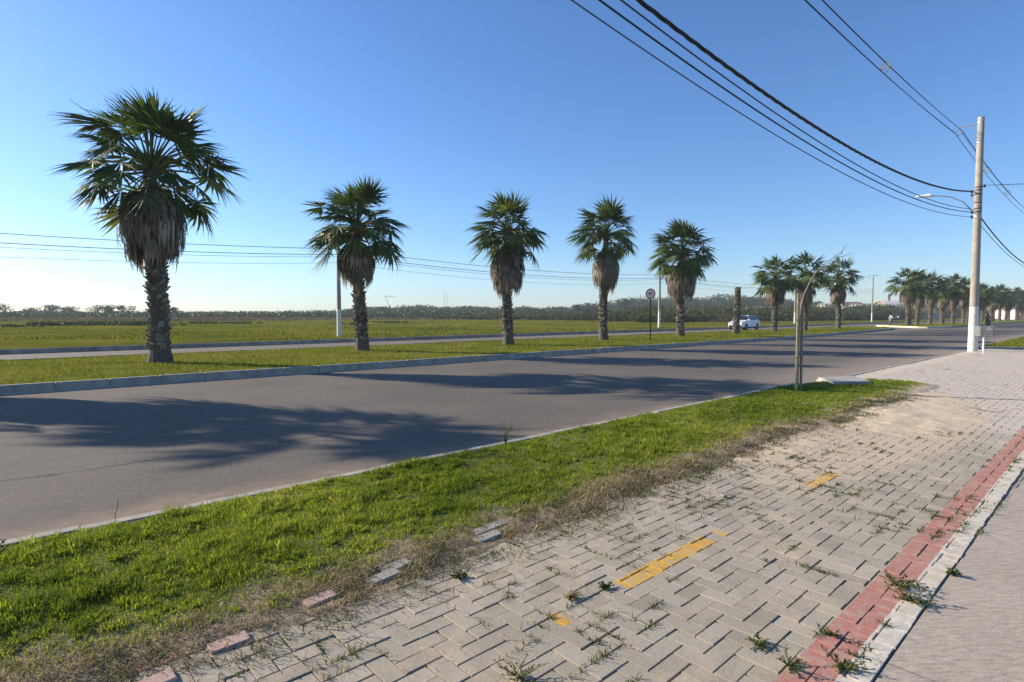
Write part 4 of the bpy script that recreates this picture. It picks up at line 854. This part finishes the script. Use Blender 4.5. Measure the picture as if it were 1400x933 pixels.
# ------------------------------------------------------------------ car
def make_car(label,loc,rz,group=None):
    t=thing('parked_car' if 'parked' in label else 'passing_car',label,'car',loc,rz,group); L=4.4
    def arch(cx,n=9,R=.37): return [(cx+R*math.cos(a),.33+R*math.sin(a)) for a in np.linspace(0.12,np.pi-.12,n)]
    prof=[(2.12,.30),(2.2,.55),(2.19,.72),(2.05,.86),(1.2,1.00),(.95,1.04),(-1.75,1.10),(-2.1,1.08),(-2.2,.8),(-2.18,.45),(-2.1,.32)]
    prof+= [(x,z) for x,z in reversed(arch(-1.32))]+[(-.9,.25),(.95,.25)]+[(x,z) for x,z in reversed(arch(1.36))]
    bm=bmesh.new(); vs=[bm.verts.new((x,-.9,z)) for x,z in prof]; f=bm.faces.new(vs); e=bmesh.ops.extrude_face_region(bm,geom=[f])
    for q in e['geom']:
        if isinstance(q,bmesh.types.BMVert): q.co.y=.9
    for v in bm.verts:
        if v.co.z>.9: v.co.y*=.94
        if abs(v.co.x)>1.9: v.co.y*=.90
    bmesh.ops.recalc_face_normals(bm,faces=bm.faces[:])
    top=[q for q in bm.edges if len(q.link_faces)==2 and q.calc_face_angle(0)>.6 and min(v.co.z for v in q.verts)>.5]
    bmesh.ops.bevel(bm,geom=top,offset=.06,segments=3,affect='EDGES')
    # cabin
    lo=[(1.05,.80),(-1.95,.80),(-1.95,-.80),(1.05,-.80)]; hi=[(.15,.60),(-1.62,.58),(-1.62,-.58),(.15,-.60)]
    def cab(x,y,z): return (x,y,z)
    ring=[[bm.verts.new((x,y,1.02)) for x,y in lo],[bm.verts.new((x,y,1.58)) for x,y in hi]]
    fs=[bm.faces.new((ring[0][i],ring[0][(i+1)%4],ring[1][(i+1)%4],ring[1][i])) for i in range(4)]; fs.append(bm.faces.new(ring[1])); bmesh.ops.recalc_face_normals(bm,faces=fs)
    bmesh.ops.bevel(bm,geom=[q for q in fs[-1].edges]+[q for q in bm.edges if set(q.verts)&set(ring[0]) and set(q.verts)&set(ring[1])],offset=.07,segments=3,affect='EDGES')
    me=bpy.data.meshes.new('body'); bm.to_mesh(me); bm.free(); me.materials.append(M['carwhite']); me.polygons.foreach_set('use_smooth',[False]*len(me.polygons)); body=bpy.data.objects.new('body',me); COL.objects.link(body); body.parent=t
    def lerp(a,b,u): return np.array(a)+(np.array(b)-np.array(a))*u
    def pane(A,B,C,D,nm,par=t,off=.012,th=.012):
        Q=np.array([A,B,C,D],float); n_=np.cross(Q[1]-Q[0],Q[3]-Q[0]); n_/=np.linalg.norm(n_); c=Q.mean(0)
        if n_@(c-np.array([-.6,0,1.0]))<0: n_=-n_
        P=np.concatenate([Q+n_*off,Q+n_*(off+th)-0]); g=Geo(); g.add(P,[[0,1,2,3],[7,6,5,4],[0,4,5,1],[1,5,6,2],[2,6,7,3],[3,7,4,0]]); g.build(nm,M['glass'],par)
    z0,z1=1.02,1.58
    def sp(u,v,s): # point on the side glass plane: u along, v up
        a=lerp((1.05,s*.80,z0),(.15,s*.60,z1),v); b=lerp((-1.95,s*.80,z0),(-1.62,s*.58,z1),v); return lerp(a,b,u)
    for s in (1,-1):
        pane(sp(.09,.12,s),sp(.44,.12,s),sp(.44,.86,s),sp(.09,.86,s),'window'); pane(sp(.47,.12,s),sp(.76,.12,s),sp(.74,.86,s),sp(.47,.86,s),'window'); pane(sp(.79,.16,s),sp(.93,.30,s),sp(.90,.80,s),sp(.77,.86,s),'window')
    fp=lambda u,v:lerp(lerp((1.05,.80,z0),(1.05,-.80,z0),u),lerp((.15,.60,z1),(.15,-.60,z1),u),v)
    pane(fp(.07,.08),fp(.93,.08),fp(.93,.88),fp(.07,.88),'windscreen')
    bp=lambda u,v:lerp(lerp((-1.95,.80,z0),(-1.95,-.80,z0),u),lerp((-1.62,.58,z1),(-1.62,-.58,z1),u),v)
    pane(bp(.1,.2),bp(.9,.2),bp(.9,.85),bp(.1,.85),'rear_window')
    for x in (1.36,-1.32):
        for s in (1,-1):
            g=Geo(); a=np.linspace(0,2*np.pi,20,endpoint=False); prof_=[(.20,-.11),(.31,-.11),(.335,-.07),(.335,.07),(.31,.11),(.20,.11)]; V=[];
            for R_,y in prof_: V.append(np.stack([R_*np.cos(a),np.full(20,y),R_*np.sin(a)],1))
            F=[[i*20+j,i*20+(j+1)%20,((i+1)%6)*20+(j+1)%20,((i+1)%6)*20+j] for i in range(6) for j in range(20)]; V=np.concatenate(V)+np.array([x,s*.79,.335]); g.add(V,F); w=g.build('wheel',M['tyre'],t,False)
            g=Geo(); 
            for k in range(5):
                b=k*2*np.pi/5; g.add(*tube([(x,s*.87,.335),(x+.2*math.cos(b),s*.86,.335+.2*math.sin(b))],.03,5))
            V,F=tube([(x,s*.72,.335),(x,s*.80,.335)],.205,18); g.add(V,F); g.build('rim',M['rim'],w)
    for s in (1,-1):
        g=Geo(); g.add(*cbox((2.10,s*.62,.80),(.18,.36,.12),.03,s*-.35,2)); g.build('headlight',M['lampglass'],t)
        g=Geo(); g.add(*cbox((-2.13,s*.62,.92),(.14,.34,.13),.03,s*.3,2)); g.build('tail_light',M['redlens'],t)
        g=Geo(); g.add(*cbox((.78,s*.93,1.10),(.14,.2,.13),.04,0,2)); g.build('mirror',M['carwhite'],t)
        g=Geo(); g.add(*cbox((0.02,s*.885,.30),(1.9,.05,.14),.02)); g.build('sill',M['trim'],t)
        g=Geo(); g.add(*tube([(.05,s*.56,1.585),(-.1,s*.56,1.64),(-1.4,s*.54,1.64),(-1.55,s*.54,1.585)],.018,6)); g.build('roof_rail',M['trim'],t)
    g=Geo(); g.add(*cbox((2.15,0,.42),(.14,1.4,.22),.04,0,2)); g.add(*cbox((2.185,0,.70),(.05,.8,.12),.015)); g.build('grille',M['trim'],t)
    g=Geo(); g.add(*cbox((-2.14,0,.42),(.14,1.4,.22),.04,0,2)); g.build('rear_bumper',M['trim'],t)
    return t
make_car('white compact suv driving left on the far road behind the dead palm trunk',(62.2,29.4,-.12),rad(180))
make_car('white parked car in front of the pale pink house at the right edge',(186,45,.05),rad(200))

# ------------------------------------------------------------------ riders
def skinned(name,verts,edges,radii,mat,parent=None,root=0):
    me=bpy.data.meshes.new(name); me.from_pydata(verts,edges,[]); o=bpy.data.objects.new(name,me); COL.objects.link(o)
    o.modifiers.new('skin','SKIN'); me.skin_vertices[0].data
    for i,r_ in enumerate(radii): me.skin_vertices[0].data[i].radius=(r_,r_); me.skin_vertices[0].data[i].use_root=(i==root)
    s=o.modifiers.new('sub','SUBSURF'); s.levels=1; s.render_levels=1
    dg=bpy.context.evaluated_depsgraph_get(); m2=bpy.data.meshes.new_from_object(o.evaluated_get(dg)); bpy.data.objects.remove(o)
    m2.name=name; m2.materials.clear(); m2.materials.append(mat)
    for p in m2.polygons: p.use_smooth=True
    o=bpy.data.objects.new(name,m2); COL.objects.link(o)
    if parent: o.parent=parent
    return o
def motorcycle(label,loc,rz):
    t=thing('motorcycle',label,'motorcycle',loc,rz,'motorcycles on the roads')
    for x in (.64,-.62):
        a=np.linspace(0,2*np.pi,24); g=Geo(); P=np.stack([x+.27*np.cos(a),a*0,.31+.27*np.sin(a)],1); V,F=tube(P,.05,6,False); g.add(V,F); w=g.build('wheel',M['tyre'],t,True)
        g=Geo(); g.add(*tube([(x,-.05,.31),(x,.05,.31)],.06,8))
        for k in range(6): b=k*np.pi/3; g.add(*tube([(x,0,.31),(x+.24*math.cos(b),0,.31+.24*math.sin(b))],.012,4))
        g.build('rim',M['rim'],w)
    g=Geo(); g.add(*tube([(.64,.08,.31),(.42,.08,.95)],.025,6)); g.add(*tube([(.64,-.08,.31),(.42,-.08,.95)],.025,6)); g.add(*tube([(.40,-.34,1.04),(.46,-.1,1.0),(.46,.1,1.0),(.40,.34,1.04)],.016,6)); g.build('fork',M['steel'],t)
    g=Geo(); g.add(*cbox((.18,0,.78),(.5,.26,.2),.08,0,3)); g.build('tank',M['black'],t,True)
    g=Geo(); g.add(*cbox((-.33,0,.77),(.66,.24,.10),.04,0,3)); g.build('seat',M['darkcloth'],t,True)
    g=Geo(); g.add(*cbox((.08,0,.45),(.42,.26,.3),.05,0,2)); g.add(*tube([(-.1,.13,.4),(-.75,.15,.42)],.045,8)); g.add(*tube([(-.05,0,.5),(-.62,0,.31)],.03,6)); g.build('engine',M['trim'],t)
    g=Geo(); g.add(*cbox((.52,0,.92),(.12,.18,.18),.05,0,2)); g.build('headlight',M['lampglass'],t)
    g=Geo(); g.add(*cbox((-.70,0,.80),(.06,.16,.08),.02)); g.build('tail_light',M['redlens'],t); return t
def rider(label,loc,rz,top,legs):
    t=thing('person',label,'person',loc,rz,'motorcycle riders')
    v=[(-.25,0,.90),(-.22,0,1.10),(-.16,0,1.30),(-.12,0,1.44),(-.09,0,1.53),(-.06,0,1.62)]; e=[(0,1),(1,2),(2,3),(3,4),(4,5)]; rd=[.16,.155,.17,.12,.06,.06]
    for s in (1,-1):
        b=len(v); v+=[(-.13,s*.2,1.40),(.02,s*.27,1.18),(.26,s*.29,1.08),(.38,s*.30,1.06)]; e+=[(3,b),(b,b+1),(b+1,b+2),(b+2,b+3)]; rd+=[.075,.055,.042,.045]
        b=len(v); v+=[(-.18,s*.13,.88),(.24,s*.21,.80),(.16,s*.2,.42),(.1,s*.19,.30),(.27,s*.2,.27)]; e+=[(0,b),(b,b+1),(b+1,b+2),(b+2,b+3),(b+3,b+4)]; rd+=[.11,.085,.06,.045,.045]
    skinned('body',v,e,rd,top,t)
    # trousers over the thighs and shins
    for s in (1,-1): skinned('trousers',[(-.2,s*.12,.885),(.24,s*.21,.80),(.16,s*.2,.40)],[(0,1),(1,2)],[.125,.097,.075],legs,t)
    bm=bmesh.new(); bmesh.ops.create_uvsphere(bm,u_segments=16,v_segments=10,radius=.14); bmesh.ops.scale(bm,vec=(1.1,.92,1.05),verts=bm.verts); me=bpy.data.meshes.new('helmet'); bm.to_mesh(me); bm.free()
    me.transform(Matrix.Translation((-.04,0,1.70))); me.materials.append(M['black']); o=bpy.data.objects.new('helmet',me); COL.objects.link(o); o.parent=t
    g=Geo(); g.add(*cbox((.075,0,1.70),(.06,.18,.09),.025,0,2)); g.build('visor',M['glass'],o); return t
motorcycle('dark motorcycle riding away on the near road behind the litter basket',(98.8,13.2,-.12),0)
rider('motorcyclist in dark clothes riding away on the near road',(98.8,13.2,-.12),0,M['darkcloth'],M['jean'])
motorcycle('motorcycle coming along the far road right of the crossarm pole',(117.5,29.0,-.12),rad(180))
rider('motorcyclist in a white shirt riding along the far road',(117.5,29.0,-.12),rad(180),M['whitecloth'],M['jean'])

# ------------------------------------------------------------------ buildings on the rise, pylon, masts
def house(label,px,d,w,dp,h,rh,wallm,roofm,rz=None,z=None,win=2,name='house'):
    p=field_point(px,d); zz=float(land_z(p[0],p[1])) if z is None else z
    t=thing(name,label,'house',(p[0],p[1],zz),(YAW-rad(90)+rad(8)) if rz is None else rz,'far houses')
    g=Geo(); g.add(*cbox((0,0,h/2-.3),(w,dp,h+.6),.03)); 
    P=[(-w/2,-dp/2+.02,h),(-w/2,dp/2-.02,h),(-w/2,0,h+rh*.97),(w/2,-dp/2+.02,h),(w/2,dp/2-.02,h),(w/2,0,h+rh*.97)]; g.add(np.array(P),[[0,2,1],[3,4,5],[0,3,5,2],[1,2,5,4]]); wl=g.build('wall',M[wallm],t)
    g=Geo(); ov=.4; q=.12
    for s in (1,-1):
        A=[(-w/2-ov,s*(dp/2+ov),h-ov*rh/(dp/2)),(w/2+ov,s*(dp/2+ov),h-ov*rh/(dp/2)),(w/2+ov,0,h+rh),(-w/2-ov,0,h+rh)]; A=np.array(A); B=A+np.array([0,0,q]); A=A+np.array([0,0,.01]); g.add(np.concatenate([A,B]),[[0,1,2,3],[7,6,5,4],[0,4,5,1],[1,5,6,2],[2,6,7,3],[3,7,4,0]])
    g.build('roof',M[roofm],t)
    for k in range(win):
        x=-w/2+w*(k+1)/(win+2); g=Geo(); g.add(*cbox((x,-dp/2-.02,h*.55),(1.3,.08,1.1),.01)); f=g.build('window',M['white'],t); g=Geo(); g.add(*cbox((x,-dp/2-.05,h*.55),(1.1,.06,.9),.005)); g.build('pane',M['glass'],f)
    g=Geo(); g.add(*cbox((-w/2+w*(win+1)/(win+2),-dp/2-.03,1.05),(.95,.08,2.1),.01)); g.build('door',M['door'],t); return t
HS=[('white roofed house left of the pale palm right of the dead trunk',1031,255,8,7,2.4,1.3,'wallcream','roofwhite',1.4),('small white roofed house nestled in scrub just left of that palm trunk',1046,262,7,6,2.4,.9,'wallcream','roofwhite',1.9),
('small white house above the scrub right of the sapling',1131,260,7,6,2.6,1.0,'wallcream','roofwhite',3.0),('low red roofed house above the scrub right of the lone palm',1158,300,12,8,3.0,1.6,'wallpink','rooftile',3.6),
('white house with low roof left of the crossarm pole',1166,245,12,7,2.4,1.1,'wallcream','roofwhite',1.7),('pale house seen just left of the crossarm pole above the white one',1178,262,9,7,2.8,1.2,'wallpink','roofwhite',2.5),
('long brown roofed low house in the trees right of the crossarm pole',1237,205,20,10,2.0,1.9,'wallcream','brownroof_gableshade',.2),('pale pink house behind the distant palms at the right edge',1410,200,20,12,3.2,1.6,'wallpink','roofwhite',.1)]
for a in HS: house(a[0],a[1],a[2],a[3],a[4],a[5],a[6],a[7],a[8],z=a[9])
# hall with an arched roof
p=field_point(1240,235); t=thing('arched_hall','hall with white arched roof and brick gable painted shadow brown behind the distant palms','hall',(p[0],p[1],2.2),YAW-rad(90)-rad(15))
g=Geo(); g.add(*cbox((0,0,1.0),(20,14,3.2),.03)); g.build('wall',M['wallpink'],t)
g=Geo(); n=16; a=np.linspace(0,np.pi,n); A=[]
for x in (-10.6,10.6): A.append(np.stack([np.full(n,x),7.4*np.cos(a),2.62+2.6*np.sin(a)],1))
for x in (-10.6,10.6): A.append(np.stack([np.full(n,x),7.15*np.cos(a),2.60+2.4*np.sin(a)],1))
V=np.concatenate(A); F=[[i,i+1,n+i+1,n+i] for i in range(n-1)]+[[2*n+i,3*n+i,3*n+i+1,2*n+i+1] for i in range(n-1)]+[[i,2*n+i,2*n+i+1,i+1] for i in range(n-1)]+[[n+i,n+i+1,3*n+i+1,3*n+i] for i in range(n-1)]; g.add(V,F); g.build('roof',M['roofwhite'],t,False)
g=Geo(); 
for x in (-10.05,10.05): g.add(np.concatenate([np.stack([np.full(n,x),7.1*np.cos(a),2.6+2.35*np.sin(a)],1)]),[list(range(n))])
g.build('gable',M['brownroof_gableshade'],t)  # shadow beneath the arch is put into this brown brick colour
for k in range(4): g=Geo(); g.add(*cbox((-7+4.4*k,-7.03,1.3),(1.6,.08,1.0),.01)); g.build('window',M['glass'],t)
p=field_point(1214.5,260); t=thing('brick_chimney','square dark chimney tower rising left of the arched hall','chimney',(p[0],p[1],2.0),.3)
g=Geo(); g.add(*cbox((0,0,4.0),(.85,.85,9.4),.03)); g.build('shaft',M['rooftile'],t); g=Geo(); g.add(*cbox((0,0,8.75),(1.0,1.0,.2),.02)); g.build('cap',M['gutter'],t)

def lattice(label,px,d,h,name='transmission_pylon'):
    p=field_point(px,d); t=thing(name,label,'pylon',(p[0],p[1],0),YAW-rad(90)); g=Geo(); q=.16
    # portal of a narrow-waisted tower: body up to the waist, then two arms spreading to a bridge
    for s in (1,-1):
        for b in (1,-1):
            g.add(*tube([(s*1.8,b*1.8,0),(s*.5,b*.5,h*.5)],q,4)); g.add(*tube([(s*.5,b*.5,h*.5),(s*4.4,b*.4,h)],q,4))
    for k in range(6):
        z=h*.5*k/6; w=1.8-1.3*k/6; w2=1.8-1.3*(k+1)/6; z2=h*.5*(k+1)/6
        for b in (1,-1): g.add(*tube([(-w,b*w,z),(w2,b*w2,z2)],q*.6,4)); g.add(*tube([(w,b*w,z),(-w2,b*w2,z2)],q*.6,4))
    g.build('tower_body',M['steel'],t); g=Geo(); g.add(*tube([(-7,.4,h),(7,.4,h)],q,4)); g.add(*tube([(-7,-.4,h),(7,-.4,h)],q,4)); g.add(*tube([(-5,0,h+1),(5,0,h+1)],q*.7,4)); 
    for x in range(-6,7,2): g.add(*tube([(x,.4,h),(x+1,-.4,h)],q*.6,4)); g.add(*tube([(x,0,h),(x+1 if x<0 else x-1,0,h+1)],q*.6,4))
    g.build('crossarm',M['steel'],t); return t
lattice('faint lattice transmission pylon on the horizon right of the second palm',533,620,21)
for px,h,l in ((607.5,27,'taller of two thin masts on the horizon left of third palm'),(611.5,25,'shorter of two thin masts on the horizon left of third palm')):
    p=field_point(px,640); t=thing('radio_mast',l,'mast',(p[0],p[1],0),.4,'thin masts on the horizon'); g=Geo()
    for s in (0,2.094,4.189): g.add(*tube([(.35*math.cos(s),.35*math.sin(s),0),(.25*math.cos(s),.25*math.sin(s),h)],.11,4))
    for k in range(12): a=(k%3)*2.094; b=a+2.094; g.add(*tube([(.33*math.cos(a),.33*math.sin(a),h*k/12),(.33*math.cos(b),.33*math.sin(b),h*(k+1)/12)],.06,4))
    g.build('lattice',M['steel'],t); g=Geo(); g.add(*tube([(0,0,h),(0,0,h+1.5)],.06,5)); g.build('antenna',M['steel'],t)

# ------------------------------------------------------------------ haze
HAZE=0.0004
if HAZE:
    g=Geo(); x0_,x1_,y0_,y1_,z0_,z1_=-330,720,-60,760,-1.6,32
    V=[(x,y,z) for z in (z0_,z1_) for x,y in ((x0_,y0_),(x1_,y0_),(x1_,y1_),(x0_,y1_))]; g.add(V,[[3,2,1,0],[4,5,6,7],[0,1,5,4],[1,2,6,5],[2,3,7,6],[3,0,4,7]])
    hm=bpy.data.materials.new('pale_air'); hm.use_nodes=True; nt=hm.node_tree; nt.nodes.remove(nt.nodes['Principled BSDF'])
    pv=nt.nodes.new('ShaderNodeVolumePrincipled'); pv.inputs['Color'].default_value=(.80,.88,1,1); pv.inputs['Density'].default_value=HAZE; pv.inputs['Anisotropy'].default_value=0.0
    nt.links.new(pv.outputs[0],nt.nodes['Material Output'].inputs['Volume']); o=g.build('haze',hm); stuff(o,'thin pale blue morning haze over the whole scene','haze')

# ------------------------------------------------------------------ light, sky, camera
w=bpy.data.worlds.new('World'); scene.world=w; w.use_nodes=True; nt=w.node_tree
sky=nt.nodes.new('ShaderNodeTexSky'); sky.sky_type='NISHITA'; sky.sun_disc=False; sky.sun_elevation=SUN_EL
sky.sun_rotation=math.atan2(SUN_DIR[0],SUN_DIR[1]); sky.air_density=1.0; sky.dust_density=.35; sky.ozone_density=4.0; sky.altitude=0
bg=nt.nodes['Background']; bg.inputs[1].default_value=.098; hs=nt.nodes.new('ShaderNodeHueSaturation'); hs.inputs['Saturation'].default_value=1.08; nt.links.new(sky.outputs[0],hs.inputs['Color']); tn=nt.nodes.new('ShaderNodeMix'); tn.data_type='RGBA'; tn.blend_type='MULTIPLY'; tn.inputs[0].default_value=1; tn.inputs[7].default_value=(.87,.97,1.13,1); nt.links.new(hs.outputs[0],tn.inputs[6]); nt.links.new(tn.outputs[2],bg.inputs[0])
L=bpy.data.lights.new('sun','SUN'); L.energy=5.0; L.angle=rad(.5); L.color=(1,.88,.71); lo_=bpy.data.objects.new('sun',L); COL.objects.link(lo_)
lo_.rotation_euler=Vector(SUN_DIR).to_track_quat('Z','Y').to_euler(); lo_.location=(0,0,60)
cam=bpy.data.cameras.new('camera'); co=bpy.data.objects.new('camera',cam); COL.objects.link(co); co.location=(0,0,EYE); co.rotation_euler=(rad(90)-PITCH,0,YAW-rad(90))
cam.sensor_width=36; cam.lens=778/1400*36; cam.clip_start=.05; cam.clip_end=9000; scene.camera=co
vs=scene.view_settings; vs.view_transform='Standard'; vs.look='None'; vs.gamma=1; vs.use_curve_mapping=False; vs.exposure=.80
